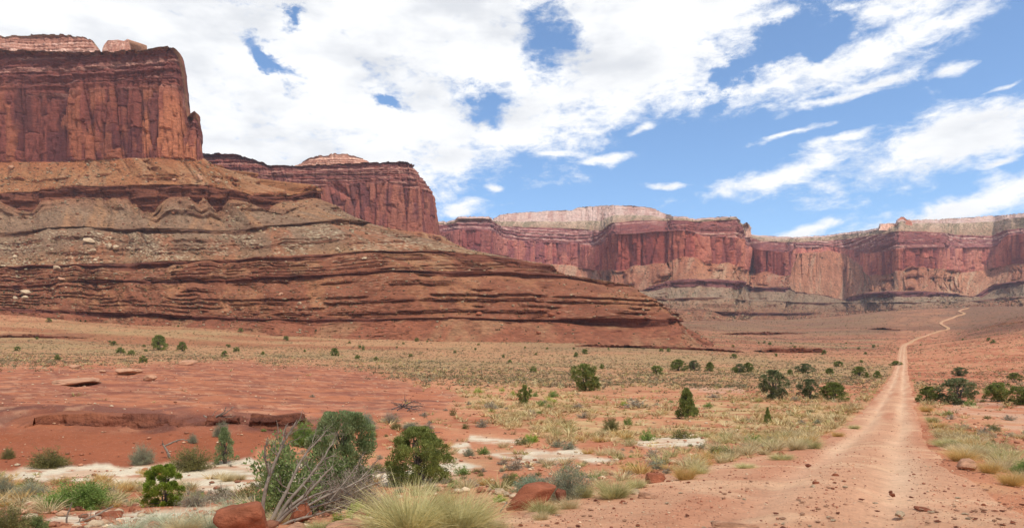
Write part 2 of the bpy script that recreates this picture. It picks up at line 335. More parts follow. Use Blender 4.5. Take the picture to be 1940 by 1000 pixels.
def ground_color(x, y, z):
    px, py, mound, white, pink, grass, tan = zones(x, y, z)
    q = np.maximum(y, 5); big = fbm(x / 9, y / 9, 2.2, 4); med = fbm(x / 2.1, y / 2.1, 5.5, 4); far = fbm(x / 40, y / 40, 7.7, 4)
    c = np.broadcast_to(SL(206, 128, 94), x.shape + (3,)).copy()
    c = mixc(c, SL(178, 92, 62), sst(-0.15, 0.35, big + 0.5 * far) * 0.8)
    c = mixc(c, SL(214, 160, 120), sst(0.0, 0.4, med) * 0.5)
    tf = sst(-0.25, 0.25, far + 0.5 * big)
    c = mixc(c, SL(176, 138, 98), tan * (0.45 + 0.4 * tf))
    c = mixc(c, SL(212, 180, 128), grass * sst(-0.3, 0.25, med + 0.3 * big) * 0.6)
    # the bare red bank and dome of rock
    face = sst(795, 830, py)
    m = np.broadcast_to(SL(192, 110, 78), x.shape + (3,)).copy()
    m = mixc(m, SL(140, 74, 62), sst(-0.1, 0.3, fbm(x / 5, y / 2.2, 3.1, 4)) * 0.75)
    m = mixc(m, SL(204, 124, 96), sst(0.05, 0.35, fbm(x / 7, y / 3, 9.1, 4)) * 0.5)
    m = mixc(m, SL(168, 88, 58), face)
    lip = 36.6 + 2.6 * fbm(x / 5.0, 0.5, 2.2, 4)
    m = mixc(m, SL(112, 66, 60), sst(-1.6, -0.6, y - lip) * (1 - sst(.3, 2.5, y - lip)) * sst(-.25, .1, fbm(x / 4, y / 3, 5.9, 3)) * .85)
    m = mixc(m, SL(136, 84, 74), sst(.08, .3, fbm(x / 2.2, y / 2.2, 8.1, 4)) * .6 * (1 - face)); m = mixc(m, SL(214, 150, 120), sst(.2, .4, fbm(x / 1.1, y / 1.6, 4.1, 3)) * .5 * (1 - face))
    led = np.exp(-((py - 793 - 6 * fbm(px / 60, 0, 1.1, 3)) / 9.0) ** 2) * sst(-0.3, 0.1, fbm(px / 45, py / 30, 2.9, 3))
    m = mixc(m, SL(116, 66, 60), led * 0.7)
    c = mixc(c, m, mound) if False else c * (1 - mound[..., None]) + m * mound[..., None]
    wc = np.broadcast_to(SL(232, 208, 190), x.shape + (3,)).copy()
    wc = mixc(wc, SL(214, 158, 130), sst(0.0, 0.3, fbm(x / 1.6, y / 0.7, 3.9, 4)) * 0.7)
    c = c * (1 - white[..., None]) + wc * white[..., None]
    c = mixc(c, SL(212, 160, 138), pink * 0.7 * sst(-.3, .1, fbm(x / 2.5, y / 2.5, 3.9, 4)))
    # far ground: red slopes right of the spur, olive plain, dark red hillside
    hill = sst(420, 620, y) * sst(1770, 1850, px)
    c = mixc(c, SL(132, 80, 62), hill * (0.65 + 0.3 * sst(-.2, .2, far)))
    redf = sst(330, 420, y) * sst(900, 1100, px) * (1 - sst(1640, 1720, px))
    strat = vnoise(z / 2.2 + 0.8 * far, 0.5, 0)
    c = mixc(c, SL(150, 90, 68), redf * (0.35 + 0.5 * sst(-0.1, 0.3, strat)))
    c = mixc(c, SL(164, 128, 92), redf * sst(-0.1, 0.25, fbm(x / 90, y / 45, 1.3, 3)) * 0.75)
    c = mixc(c, SL(126, 72, 56), sst(600, 900, y) * sst(.0, .3, vnoise(z / 3.2 + 1.5 * far, 2.5, 0) + .6 * fbm(x / 120, y / 60, 3.1, 3)) * .8)
    c = mixc(c, SL(144, 100, 78), sst(700, 1000, y) * (0.5 + 0.4 * tf))
    leftred = sst(330, 400, y) * (1 - sst(760, 900, px))
    c = mixc(c, SL(168, 98, 68), leftred * sst(0.0, 0.25, fbm(x / 80, y / 12, 6.3, 3)) * 0.8)
    return c
yy = np.concatenate([np.linspace(-60, 2, 12), [3], np.exp(np.linspace(math.log(4), math.log(3900), 560))])
tt = np.concatenate([np.linspace(-2.2, -0.86, 60)[:-1], np.linspace(-0.86, 0.86, 800), np.linspace(0.86, 2.2, 60)[1:]])
GY, GTT = np.meshgrid(yy, tt, indexing='ij')
GX = GTT * np.maximum(GY, 4.0)
GX = np.where(GY < 4, GTT * (4 + (4 - GY) * 1.5), GX)
GZ = ground(GX, GY)
off = np.abs(GX - road_x(GY)); GZ = GZ - (0.12 + 0.0006 * np.clip(GY, 0, 600)) * (1 - sst(1.5, 2.3, off)) * sst(4, 6, GY) * (GY < 600)
gm = mesh('ground', np.stack([GX, GY, GZ], -1).reshape(-1, 3), [grid_quads(*GX.shape)[:, ::-1]], M_GROUND, ground_color(GX.ravel(), np.maximum(GY.ravel(), 3), GZ.ravel()), True)
g = link('ground', gm); g['kind'] = 'structure'

# ------------------------------------------------------------------ dirt road: a strip over the ground
def build_road():
    c1 = [(road_x(d), d) for d in np.concatenate([np.linspace(-30, 3, 10), np.exp(np.linspace(math.log(4), math.log(575), 420))])]
    pts = [(1712, 590), (1716, 625), (1726, 665), (1736, 700), (1752, 760), (1770, 820), (1784, 860), (1796, 900), (1797, 915), (1790, 945), (1782, 980), (1783, 1010), (1794, 1050), (1812, 1100), (1826, 1145), (1827, 1165), (1822, 1190), (1816, 1220), (1822, 1270), (1835, 1310)]
    q = np.array([((p - CX) / F * d, d) for p, d in pts]); k = np.linspace(0, len(q) - 1, 240)
    q = np.stack([np.interp(k, np.arange(len(q)), q[:, i]) for i in (0, 1)], 1); q = blur(q, 5, 0)
    c = np.concatenate([np.array(c1), q]); tan = np.gradient(c, axis=0); tan /= np.linalg.norm(tan, axis=1)[:, None]
    nrm = np.stack([tan[:, 1], -tan[:, 0]], 1)
    s = np.linspace(-1, 1, 41); d = c[:, 1]
    hwL = 2.25 + 2.3 * (1 - sst(8, 26, d)) + 0.45 * fbm(d / 3.0, 0.2, 0, 3); hwR = 2.15 + 0.6 * (1 - sst(9, 18, d)) + 0.45 * fbm(d / 3.0, 7.2, 0, 3)
    wide = 1 + 0.2 * sst(200, 400, d) - 0.25 * sst(560, 700, d)
    hw = np.where(s[None] < 0, hwL[:, None], hwR[:, None]) * wide[:, None]
    o = s[None] * hw
    X = c[:, 0, None] + nrm[:, 0, None] * o; Y = c[:, 1, None] + nrm[:, 1, None] * o
    Z = ground(X, Y); lift = 0.02 + 0.00035 * np.maximum(Y, 0) + 0.7 * sst(580, 700, Y)
    edge = sst(0.86, 1.0, np.abs(s))[None]
    Z = Z + lift - edge * (lift + 0.12 + 0.0008 * np.maximum(Y, 0))
    for tr in (-0.85, 0.85): Z = Z - 0.08 * np.exp(-((o - tr) / 0.30) ** 2) * (np.abs(Y - 300) < 300)
    x, y, z = X.ravel(), Y.ravel(), Z.ravel(); oo = o.ravel()
    col = np.broadcast_to(SL(212, 148, 118), x.shape + (3,)).copy()
    col = mixc(col, SL(200, 124, 94), sst(-0.1, 0.35, fbm(oo / 0.8, y / 10, 2.0, 5)) * 0.7)
    wob = oo + 0.25 * fbm(y / 6, 0, 3.1, 2)
    trk = np.maximum(np.exp(-((wob + 0.85) / 0.42) ** 2), np.exp(-((wob - 0.85) / 0.42) ** 2))
    col = mixc(col, SL(236, 186, 158), trk * (0.62 + 0.4 * fbm(oo / .5, y / 8, 8.0, 3)).clip(0, 1) * sst(5, 13, y))
    col = mixc(col, SL(232, 178, 146), sst(0.15, 0.4, fbm(x / 1.1, y / 1.1, 4.0, 3)) * 0.6)
    col = mixc(col, SL(208, 152, 116), sst(250, 600, y) * (.6 + .4 * np.clip(fbm(y / 30, 0, 1, 2) * 2, -1, 1)))
    me = mesh('road', np.stack([x, y, z], -1), [grid_quads(*X.shape)[:, ::-1]], M_ROAD, col, True)
    r = link('road', me); r['kind'] = 'structure'
build_road()

# ------------------------------------------------------------------ canyon walls: contour lines swept into layered rock
LOFTS = {}
def loft(name, levels, bands, ds, seed, mat, parent=None, toe=None, smooth_u=6, wmin=None, jit=1.0, tint=None, keep=False):
    uu = np.linspace(0, 1, 6000); L = []
    for lv in levels:
        a = np.array(lv, float); p = W3(a[:, 1], a[:, 2], a[:, 3]); L.append(np.stack([np.interp(uu, a[:, 0], p[:, k]) for k in range(3)], -1))
    ref = np.mean(L[1:], 0); arc = np.concatenate([[0], np.cumsum(np.linalg.norm(np.diff(ref[:, :2], axis=0), axis=1))])
    N = int(arc[-1] / ds); s = np.linspace(0, arc[-1], N); us = np.interp(s, arc, uu)
    L = [np.stack([np.interp(us, uu, l[:, k]) for k in range(3)], -1) for l in L]
    L = [blur(l, smooth_u, 0) for l in L]
    if toe is not None:                                  # the last contour lies under the ground sheet
        L[-1][:, 2] = ground(L[-1][:, 0], L[-1][:, 1]) - toe
    mid = blur(np.mean(L[1:], 0), 12, 0); tg = np.gradient(mid[:, :2], axis=0); tg /= np.linalg.norm(tg, axis=1)[:, None] + 1e-9
    nr = blur(np.stack([tg[:, 1], -tg[:, 0]], 1), 8, 0); nr /= np.linalg.norm(nr, axis=1)[:, None] + 1e-9
    for q in range(1, len(L) - (1 if toe is not None else 0)):       # the contours wander in and out and up and down
        wv = jit * ((0.5 + 0.12 * q) * 11 * fbm(s / (70 * jit), 0.31 * q, seed, 3) + 5 * fbm(s / (22 * jit), 0.6 * q, seed + 3, 2)) * (0.35 if q == 1 else 1)
        if q == 1: L[q][:, 2] += jit * 2.6 * (worley(s / (6 * jit), 0.5)[2] - .5) * (smooth_u > 1)
        L[q][:, :2] += nr * wv[:, None]; L[q][:, 2] += jit * 2.2 * fbm(s / (45 * jit), 3.3 * q, seed, 3) * (0.4 if q == 1 else 1)
    for q in range(1, len(L)):
        if bands[q - 1]['k'] == 'ledge' and not keep:
            th = np.clip(0.76 + 1.9 * fbm(s / (34 * jit), 7.7 * q, seed, 5), bands[q - 1].get('thmin', 0.03), 1.4)[:, None]
            L[q] = L[q - 1] + (L[q] - L[q - 1]) * th
    rows, info, col = [], [], []
    for b, (A, B) in enumerate(zip(L[:-1], L[1:])):
        bd = bands[b]; n = bd['n']; t = np.linspace(0, 1, n + 1)[(0 if b == 0 else 1):]
        T = np.broadcast_to(t[:, None], (len(t), N)); S = np.broadcast_to(s[None], T.shape)
        zA, zB = A[:, 2].mean(), B[:, 2].mean(); zq = zA + (zB - zA) * T
        hard = np.zeros(T.shape)
        if bd['k'] == 'slope':
            per = bd.get('per', 6.0)
            wz = zq / per + 0.5 * fbm(S / 110, seed, 0, 3) + 0.08 * fbm(S / 9, zq / 4, seed, 2)
            ly = np.floor(wz); fr = wz - ly; rnd = _T[_PM[(ly.astype(np.int64) + int(seed * 97)) & 4095]]; thk = 0.22 + 0.5 * _T[_PM[(ly.astype(np.int64) + int(seed * 31) + 900) & 4095]] ** 2
            lat = fbm(S / 42 + 13.7 * ly, 0.37 * ly, seed, 5); q0 = 1.0 - bd.get('frac', 0.2) * 2.2
            ex = sst(q0 - 0.12, q0 + 0.12, 0.75 * rnd + 0.1 + 1.25 * lat)
            ex = ex * sst(-0.28, -0.08, fbm(S / 16 + 3.1 * T, T * bd['n'] / 30.0, seed + 8, 3))
            hard = ex * sst(0.0, 0.06, fr) * (1 - sst(thk, thk + 0.05, fr))
            wt = 1.0 - 0.97 * hard
            sh = np.vstack([hard[:1], hard[:-1]]); sh2 = np.vstack([hard[:2], hard[:-2]])[:hard.shape[0]]
            run = np.linalg.norm((B - A)[:, :2], axis=1).mean(); rat = min(1.0, abs(zA - zB) / (run + 1e-6) / 0.36)
            wt = wt - bd.get('under', 2.0) * rat ** 1.5 * np.clip(np.maximum(sh, sh2) - hard, 0, 1)
            g0 = np.cumsum(wt, 0) / max(n, 1); tot = np.maximum(g0[-1:], 0.08); G = g0 / tot
            gl = bd.get('mixlin', 0.25 + 0.7 * (1 - rat)); G = np.clip(G * (1 - gl) + T * gl, -0.03, 1.03)
        elif bd['k'] == 'cliff': G = T + bd.get('bulge', 0.0) * np.sin(T * math.pi)
        else: G = T
        xy = A[None, :, :2] + (B - A)[None, :, :2] * G[..., None]; z = A[None, :, 2] + (B - A)[None, :, 2] * T
        disp = np.zeros(T.shape); SC = bd.get('sc', 1.0)
        if bd['k'] == 'cliff':
            lf = bd['ledgy'](T + 0.08 * fbm(S / (40 * SC), 3, seed, 3)) if 'ledgy' in bd else np.zeros(T.shape)
            ws = S + SC * 3 * fbm(S / (30 * SC), z / (160 * SC), seed, 3)
            f1, f2, c1 = worley(ws / (26 * SC) + seed, z / (300 * SC)); f3, f4, c2 = worley(ws / (9 * SC) + seed * 2, z / (80 * SC) + 3)
            f5, f6, c3 = worley(ws / (7 * SC) + 5, z / (3.2 * SC) + 0.25 * fbm(S / (30 * SC), 0, 4, 2))
            cu = ws / (11 * SC) + 0.9 * vnoise(ws / (17 * SC), 3.3, seed) ; ci = np.floor(cu).astype(np.int64); cf = cu - ci
            rv = z / (42 * SC) * (0.6 + 0.9 * _T[_PM[(ci + 400) & 4095]]) + 7 * _T[_PM[(ci + 77) & 4095]] + 0.10 * fbm(S / (8 * SC), 1, seed, 2); ri = np.floor(rv).astype(np.int64); rf = rv - ri
            pid = _T[_PM[(_PM[ci & 4095] + ri * 3 + 11) & 4095]]; pid2 = _T[_PM[(_PM[ci & 4095] + ri * 3 + 1211) & 4095]]
            jn = np.maximum((1 - sst(0.0, 0.11, np.minimum(cf, 1 - cf))) * (pid2 > .35), (1 - sst(0.0, 0.035, np.minimum(rf, 1 - rf))) * 0.7)
            f7, f8, c4 = worley(ws / (4.5 * SC) + 9, z / (9 * SC) + 0.4 * c2)
            disp += (1 - 0.6 * lf) * SC * (7.5 * (c1 - 0.5) + 2.2 * (c2 - 0.5) - 5.5 * (1 - sst(0.0, 0.07, f2 - f1)) - 2.6 * (1 - sst(0.0, 0.10, f4 - f3)) + 1.3 * (c4 - .5) * sst(.35, .6, c1) + 3.0 * (pid - .5) - 1.8 * jn)
            disp += SC * (7 * fbm(S / (90 * SC), 0.3, seed, 3) + 0.7 * fbm(S / (4 * SC), z / (6 * SC), seed, 3))
            zl = z / (4.5 * SC) + 0.5 * fbm(S / (70 * SC), 0, seed, 3)
            disp += lf * SC * (3.4 * vnoise(zl, seed, 0.0) + 2.0 * vnoise(zl * 2.6, seed, S / (40 * SC)) + 2.6 * (c3 - 0.5) - 1.2 * (1 - sst(0, 0.16, f6 - f5)))
            disp -= bd.get('set', 0.0) * np.maximum(1 - T / 0.45, 0) ** 1.3 * SC * (0.3 + 0.7 * lf)
            # colours: panels of rock, desert varnish streaks, pale fresh faces, darker ledges above
            C = np.broadcast_to(np.asarray(bd['c'][0]), T.shape + (3,)).copy()
            st = fbm(ws / (6 * SC), z / (34 * SC), seed + 4, 5)
            C = mixc(C, bd['c'][1], sst(-0.05, 0.30, st + 0.7 * (c2 - 0.5) + 0.35 * fbm(S / (12 * SC), z / (14 * SC), seed + 1, 3)) * 0.8)
            C = mixc(C, bd['c'][0] * 1.22, sst(.6, .62, pid) * .6); C = mixc(C, bd['c'][1] * [1.0, .95, 1.05], (1 - sst(.34, .38, pid2)) * .7); C = mixc(C, bd['c'][1] * .7, jn * .5); C = mixc(C, bd['c'][2], sst(0.18, 0.42, (c1 * 0.5 + c2 * 0.5) + 0.5 * fbm(S / (22 * SC), z / (30 * SC), seed + 9, 3) - 0.25) * 0.7)
            led = np.broadcast_to(np.asarray(bd['c'][1]) * .6 + np.asarray(bd['c'][0]) * .4, C.shape).copy(); led = mixc(led, bd['c'][0], sst(-.2, .2, fbm(S / (14 * SC), z / (6 * SC), seed + 7, 3)) * .8); led = mixc(led, bd['c'][3], (0.35 + 0.65 * (c3 > .45)) * sst(0.0, 0.35, 0.6 * vnoise(zl * 1.3, seed, 4) + 0.5 * fbm(S / (16 * SC), z / (3 * SC), seed, 3)))
            C = C * (1 - lf[..., None]) + led * lf[..., None]
        elif bd['k'] == 'slope':
            gl = 1 - np.abs(fbm(S / (34 * SC) + 0.35 * T, 0.4 + 0.3 * T, seed, 3)) * 2.2
            disp += -bd.get('gully', 4.0) * SC * np.clip(gl, 0, 1) ** 2 * np.sin(np.clip(T, 0.0, 1) * math.pi) ** 0.7
            disp += SC * (2.2 * fbm(S / (22 * SC), z / (14 * SC), seed, 3) + 0.8 * fbm(S / (3.5 * SC), z / (3.0 * SC), seed + 2, 2))
            f5, f6, c3 = worley(S / (5 * SC) + 5, zq / (2.6 * SC))
            disp += (1 - 0.6 * hard) * SC * bd.get('rgh', 1.5) * (RG.random(T.shape) - .5) * (0.4 + 1.2 * sst(-.2, .3, fbm(S / 18, T * bd['n'] / 22, seed + 6, 3)))
            disp += hard * SC * (3.6 * (c3 - 0.45) - 1.4 * (1 - sst(0, .16, f6 - f5)))
            k = np.asarray(bd['c'], float); ti = np.clip(T + 0.12 * fbm(S / (25 * SC), z / (12 * SC), seed, 3), 0, 0.999) * (len(k) - 1)
            i0 = ti.astype(int); C = k[i0] * (1 - (ti - i0))[..., None] + k[np.minimum(i0 + 1, len(k) - 1)] * (ti - i0)[..., None]
            stripe = fbm(S / (11 * SC) + 0.9 * T, T * bd['n'] / 70 + 0.2, seed + 3, 5)
            C = mixc(C, bd.get('c2', k.mean(0)), sst(0.0, 0.28, stripe) * 0.8)
            C = mixc(C, k.mean(0) * np.array([.74, .70, .70]), sst(.05, .3, fbm(S / (7 * SC) + 30, T * bd['n'] / 16, seed + 21, 4)) * .6)
            C = mixc(C, bd['h'], hard * (0.75 + 0.25 * vnoise(S / 5, zq / 1.5, seed)))
            rb = RG.random(T.shape); rk = sst(-.25, .25, fbm(S / 20 + T, T * bd['n'] / 20, seed + 12, 4)); C = mixc(C, bd.get('blk', k.mean(0) * 1.5), (rb > 1 - 1.6 * rk * (1 - bd.get('blkp', 0.94))) * 0.7); C = mixc(C, k.mean(0) * np.array([.40, .44, .42]), (rb < 0.09) * 0.7)
        elif bd['k'] == 'ledge':
            f5, f6, c3 = worley(S / (8 * SC) + 5, z / (3.4 * SC) + 0.3 * fbm(S / (40 * SC), 0, seed, 2)); f1, f2, c1 = worley(S / (30 * SC) + seed, z / (60 * SC))
            disp += SC * (4 * (c1 - 0.5) - 2.5 * (1 - sst(0, .12, f2 - f1)) + 2.6 * (c3 - 0.5) - 1.0 * (1 - sst(0, 0.14, f6 - f5)) + bd.get('over', 2.0) * vnoise(z / (3.0 * SC) + 0.4 * fbm(S / (60 * SC), 1, seed, 2), seed, 0) + 6 * fbm(S / (80 * SC), 2, seed, 3))
            disp += SC * bd.get('lip', 2.5) * np.sin(np.clip(T * 1.6, 0, 1) * math.pi)
            C = np.broadcast_to(np.asarray(bd['c'][0]), T.shape + (3,)).copy()
            C = mixc(C, bd['c'][1], sst(-0.1, 0.3, fbm(S / (12 * SC), z / (1.8 * SC), seed, 4) + 0.5 * (c3 - 0.5)))
            C = mixc(C, bd['c'][2], sst(0.2, 0.45, fbm(S / (20 * SC), z / (2.5 * SC), seed + 5, 3)) * 0.6)
        else:
            disp += 0
            z = z + SC * 1.2 * fbm(xy[..., 0] / 14, xy[..., 1] / 14, seed, 3)
            C = np.broadcast_to(np.asarray(bd['c'][0]), T.shape + (3,)).copy(); C = mixc(C, bd['c'][1], sst(-.1, .3, fbm(xy[..., 0] / 9, xy[..., 1] / 9, seed, 3)))
        rows.append((xy, z, disp, T)); col.append(C); info += [(b, hard)]
    xy = np.concatenate([r[0] for r in rows]); z = np.concatenate([r[1] for r in rows]); disp = np.concatenate([r[2] for r in rows])
    if wmin is not None:
        disp = disp * wmin(us)[None]
    disp = disp * 0.7 + blur(disp, 1, 0) * 0.3
    xy = xy + nr[None] * disp[..., None]
    rim = rows[0][0].shape[0] - 1
    V = np.concatenate([xy, z[..., None]], -1); C = np.concatenate(col)
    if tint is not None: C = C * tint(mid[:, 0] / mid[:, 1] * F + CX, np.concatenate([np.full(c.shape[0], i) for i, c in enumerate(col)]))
    C = np.clip(C * (1 + 0.26 * (RG.random(C.shape[:2]) - 0.5))[..., None], 0.005, 0.9)
    me = mesh(name, V.reshape(-1, 3), [grid_quads(*z.shape)], mat, C.reshape(-1, 3))
    o = link(name, me, parent)
    if parent is None: o['kind'] = 'structure'
    bandid = np.concatenate([np.full(r[0].shape[:2], i) for i, r in enumerate(rows)])
    LOFTS[name] = (V, bandid, np.concatenate([h for _, h in info]))
    return o
CB = [CL(112, 58, 47), CL(82, 44, 41), CL(144, 82, 54), CL(150, 104, 88)]           # near cliff: body, varnish, fresh face, pale ledge
CB2 = [CL(130, 72, 60), CL(92, 54, 52), CL(150, 90, 68), CL(156, 110, 94)]
LEDGE = [SL(132, 70, 52), SL(100, 52, 42), SL(152, 88, 64)]
RED = [SL(160, 92, 66), SL(150, 82, 58)]
GREY = [SL(158, 120, 98), SL(148, 108, 88)]
def raise_by(lv, dy, dd): return [(u, x, y + dy, d + dd) for u, x, y, d in lv]
def inward(lv, cx, cy, f):                      # plateau edge behind a rim: the same contour drawn in towards a centre, at the same height
    out = []
    for u, px, py, d in lv:
        x, y, z = W3(px, py, d); x2, y2 = x + (cx - x) * f, y + (cy - y) * f
        out.append((u, CX + F * x2 / y2, YH - F * (z - EYE) / y2, y2))
    return out
# --- the near butte with the long ledged spur
A1 = [(0, -300, 95, 850), (.21, 0, 95, 815), (.30, 130, 97, 805), (.36, 200, 98, 800), (.43, 270, 96, 790), (.46, 300, 90, 785), (.48, 325, 88, 785), (.495, 338, 94, 787), (.50, 345, 112, 787),
      (.505, 349, 165, 785), (.512, 351, 212, 782), (.52, 356, 226, 778), (.53, 361, 212, 775), (.545, 371, 209, 775), (.56, 378, 245, 777), (.57, 382, 270, 782), (.60, 376, 280, 800), (.66, 325, 150, 880), (1, 230, 150, 1150)]
A2 = [(0, -300, 318, 835), (.21, 0, 306, 800), (.30, 130, 306, 790), (.36, 200, 302, 782), (.43, 270, 300, 772), (.48, 330, 300, 765), (.52, 352, 298, 760), (.55, 375, 303, 758), (.57, 386, 300, 765), (.62, 387, 300, 800), (.70, 370, 305, 870), (1, 270, 320, 1150)]
A3 = [(0, -300, 372, 760), (.21, 0, 367, 722), (.26, 70, 362, 718), (.30, 130, 353, 715), (.48, 380, 350, 700), (.56, 440, 358, 700), (.64, 480, 371, 715), (.70, 550, 370, 735), (.745, 600, 361, 745), (.77, 605, 365, 770), (.85, 580, 370, 880), (1, 450, 390, 1150)]
A4 = [(0, -300, 398, 752), (.21, 0, 388, 715), (.30, 130, 391, 708), (.48, 380, 388, 694), (.64, 480, 391, 706), (.745, 602, 386, 740), (.78, 606, 390, 770), (.85, 590, 395, 880), (1, 450, 410, 1150)]
A5 = [(0, -300, 455, 710), (.21, 0, 440, 672), (.30, 150, 428, 662), (.42, 300, 434, 650), (.48, 400, 434, 648), (.60, 540, 428, 660), (.68, 640, 415, 680), (.745, 700, 421, 690), (.78, 708, 430, 720), (.85, 690, 440, 850), (1, 500, 460, 1150)]
A7 = [(0, -300, 520, 640), (.21, 0, 505, 610), (.30, 150, 496, 600), (.42, 330, 493, 592), (.48, 430, 492, 592), (.58, 560, 481, 596), (.66, 700, 474, 606), (.72, 850, 474, 622), (.76, 960, 487, 640), (.785, 1040, 503, 655), (.80, 1046, 510, 690), (.87, 1000, 510, 800), (1, 700, 500, 1150)]
A9 = [(0, -300, 548, 590), (.21, 0, 540, 562), (.30, 150, 533, 552), (.42, 330, 530, 545), (.48, 430, 528, 545), (.58, 600, 518, 548), (.66, 760, 512, 556), (.72, 900, 514, 570), (.76, 1040, 520, 590), (.785, 1140, 536, 605), (.80, 1187, 543, 612), (.815, 1192, 548, 650), (.88, 1130, 545, 780), (1, 800, 540, 1150)]
A11 = [(0, -300, 585, 530), (.21, 0, 582, 508), (.30, 150, 590, 497), (.42, 330, 598, 487), (.48, 450, 602, 480), (.58, 640, 604, 478), (.70, 900, 603, 484), (.76, 1080, 603, 492), (.80, 1290, 606, 503), (.82, 1300, 607, 560), (.9, 1200, 600, 750), (1, 900, 590, 1150)]
A13 = [(0, -300, 600, 500), (.21, 0, 597, 480), (.30, 150, 607, 470), (.42, 330, 620, 455), (.58, 640, 642, 440), (.70, 900, 645, 440), (.78, 1200, 640, 430), (.82, 1375, 632, 425), (.85, 1395, 632, 500), (.92, 1300, 620, 750), (1, 1000, 610, 1150)]
def butte_tint(px, b):  # sunlit look of the spire corner, painted into the cliff colour
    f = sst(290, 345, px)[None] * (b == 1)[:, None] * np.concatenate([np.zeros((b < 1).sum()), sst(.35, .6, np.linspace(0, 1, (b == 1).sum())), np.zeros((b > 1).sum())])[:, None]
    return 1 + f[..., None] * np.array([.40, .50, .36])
butte = loft('butte', [inward(A1, -700, 1150, .5), A1, A2, A3, A4, A5, raise_by(A5, 10, -4), A7, raise_by(A7, 14, -6), A9, raise_by(A9, 9, -4), A11, raise_by(A11, 7, -3), A13],
     [dict(k='top', n=14, c=[SL(170, 110, 84), SL(140, 92, 70)]),
      dict(k='cliff', n=190, c=CB, ledgy=lambda t: sst(.47, .27, t), set=9.0),
      dict(k='slope', n=60, c=[SL(178, 98, 60), SL(174, 112, 74), SL(174, 106, 68)], c2=SL(180, 128, 96), h=SL(150, 74, 50), frac=.08, per=6, gully=6, blkp=.93),
      dict(k='ledge', n=44, c=LEDGE, lip=3.5, over=3, thmin=.6),
      dict(k='slope', n=52, c=[SL(160, 100, 74)] + GREY, c2=SL(176, 120, 86), h=SL(112, 66, 52), frac=.08, per=6, gully=4, blkp=.95),
      dict(k='ledge', n=14, c=[SL(128, 84, 64), SL(92, 56, 46), SL(150, 108, 84)], lip=2.5),
      dict(k='slope', n=66, c=GREY + [SL(168, 116, 84)], c2=SL(172, 104, 74), h=SL(118, 64, 48), frac=.13, per=5.5, gully=5, blk=SL(232, 206, 178), blkp=.90),
      dict(k='ledge', n=20, c=LEDGE, lip=3.0, over=2.5),
      dict(k='slope', n=54, c=[SL(162, 94, 66), SL(150, 80, 54)], c2=SL(182, 122, 84), h=SL(104, 52, 40), frac=.36, per=3.7, gully=3, under=3.0, blk=SL(214, 170, 140), blkp=.95),
      dict(k='ledge', n=16, c=LEDGE, lip=3.0, over=2),
      dict(k='slope', n=110, c=RED, c2=SL(178, 112, 76), h=SL(118, 62, 46), frac=.34, per=3.8, gully=4, under=3.0, blk=SL(204, 158, 128), blkp=.96),
      dict(k='ledge', n=10, c=[SL(128, 66, 52), SL(104, 54, 46), SL(150, 84, 62)], lip=1.5),
      dict(k='slope', n=46, c=[SL(158, 86, 62), SL(164, 94, 68)], c2=SL(172, 118, 86), h=SL(126, 66, 52), frac=.14, per=3, gully=2)],
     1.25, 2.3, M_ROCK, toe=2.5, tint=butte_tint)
CAPC = [CL(166, 112, 90), CL(122, 76, 62), CL(206, 168, 146), CL(200, 160, 140)]
C1 = [(0, -300, 66, 900), (.5, 0, 68, 900), (.6, 52, 67, 897), (.63, 58, 63, 895), (.72, 120, 65, 895), (.82, 160, 72, 890), (.88, 176, 79, 890), (.93, 185, 94, 890), (1, 178, 100, 960)]
C2 = [(0, -300, 112, 875), (.5, 0, 112, 875), (.72, 120, 110, 872), (.9, 194, 106, 868), (1, 195, 108, 940)]
loft('caprock', [inward(C1, -600, 1100, .4), C1, C2], [dict(k='top', n=6, c=[SL(200, 160, 136), SL(170, 126, 104)]), dict(k='cliff', n=44, c=CAPC, sc=.5, ledgy=lambda t: 1 + 0 * t, set=9)], 1.3, 5.2, M_ROCK, parent=butte)
C1 = [(0, 194, 101, 880), (.1, 196, 88, 880), (.25, 204, 76, 880), (.5, 222, 75, 880), (.7, 235, 78, 880), (.82, 242, 73, 880), (.9, 246, 80, 880), (1, 246, 102, 890)]
C2 = [(0, 191, 108, 872), (.5, 222, 106, 866), (.92, 251, 106, 870), (1, 251, 108, 888)]
loft('rock_knob', [inward(C1, -478, 905, .8), C1, C2], [dict(k='top', n=5, c=[SL(190, 130, 104), SL(160, 100, 80)]), dict(k='cliff', n=34, c=CAPC, sc=.22, ledgy=lambda t: .5 + 0 * t)], .8, 6.2, M_ROCK, parent=butte, smooth_u=1)
# --- second mesa, its nose behind the spur
B1 = [(0, 300, 285, 1200), (.12, 395, 291, 1190), (.2, 440, 292, 1185), (.27, 480, 302, 1180), (.33, 510, 313, 1180), (.4, 570, 313, 1175), (.5, 690, 309, 1165), (.56, 740, 306, 1160), (.62, 770, 306, 1155), (.8, 787, 313, 1175), (.85, 772, 330, 1300), (1, 700, 350, 1500)]
B2 = [(0, 300, 330, 1192), (.12, 395, 335, 1182), (.27, 480, 345, 1172), (.4, 570, 347, 1165), (.5, 690, 345, 1155), (.6, 765, 345, 1145), (.7, 803, 352, 1150), (.8, 823, 368, 1170), (.85, 815, 375, 1300), (1, 730, 385, 1500)]
B3 = [(0, 300, 400, 1180), (.12, 395, 400, 1170), (.27, 520, 405, 1160), (.4, 600, 405, 1150), (.5, 690, 425, 1140), (.6, 760, 436, 1132), (.7, 810, 442, 1138), (.8, 838, 447, 1165), (.85, 832, 450, 1300), (1, 760, 455, 1500)]
B4 = [(0, 300, 470, 1050), (.4, 600, 480, 1030), (.5, 700, 485, 1020), (.6, 790, 490, 1015), (.7, 880, 490, 1030), (.8, 920, 495, 1130), (.85, 905, 495, 1300), (1, 800, 490, 1500)]
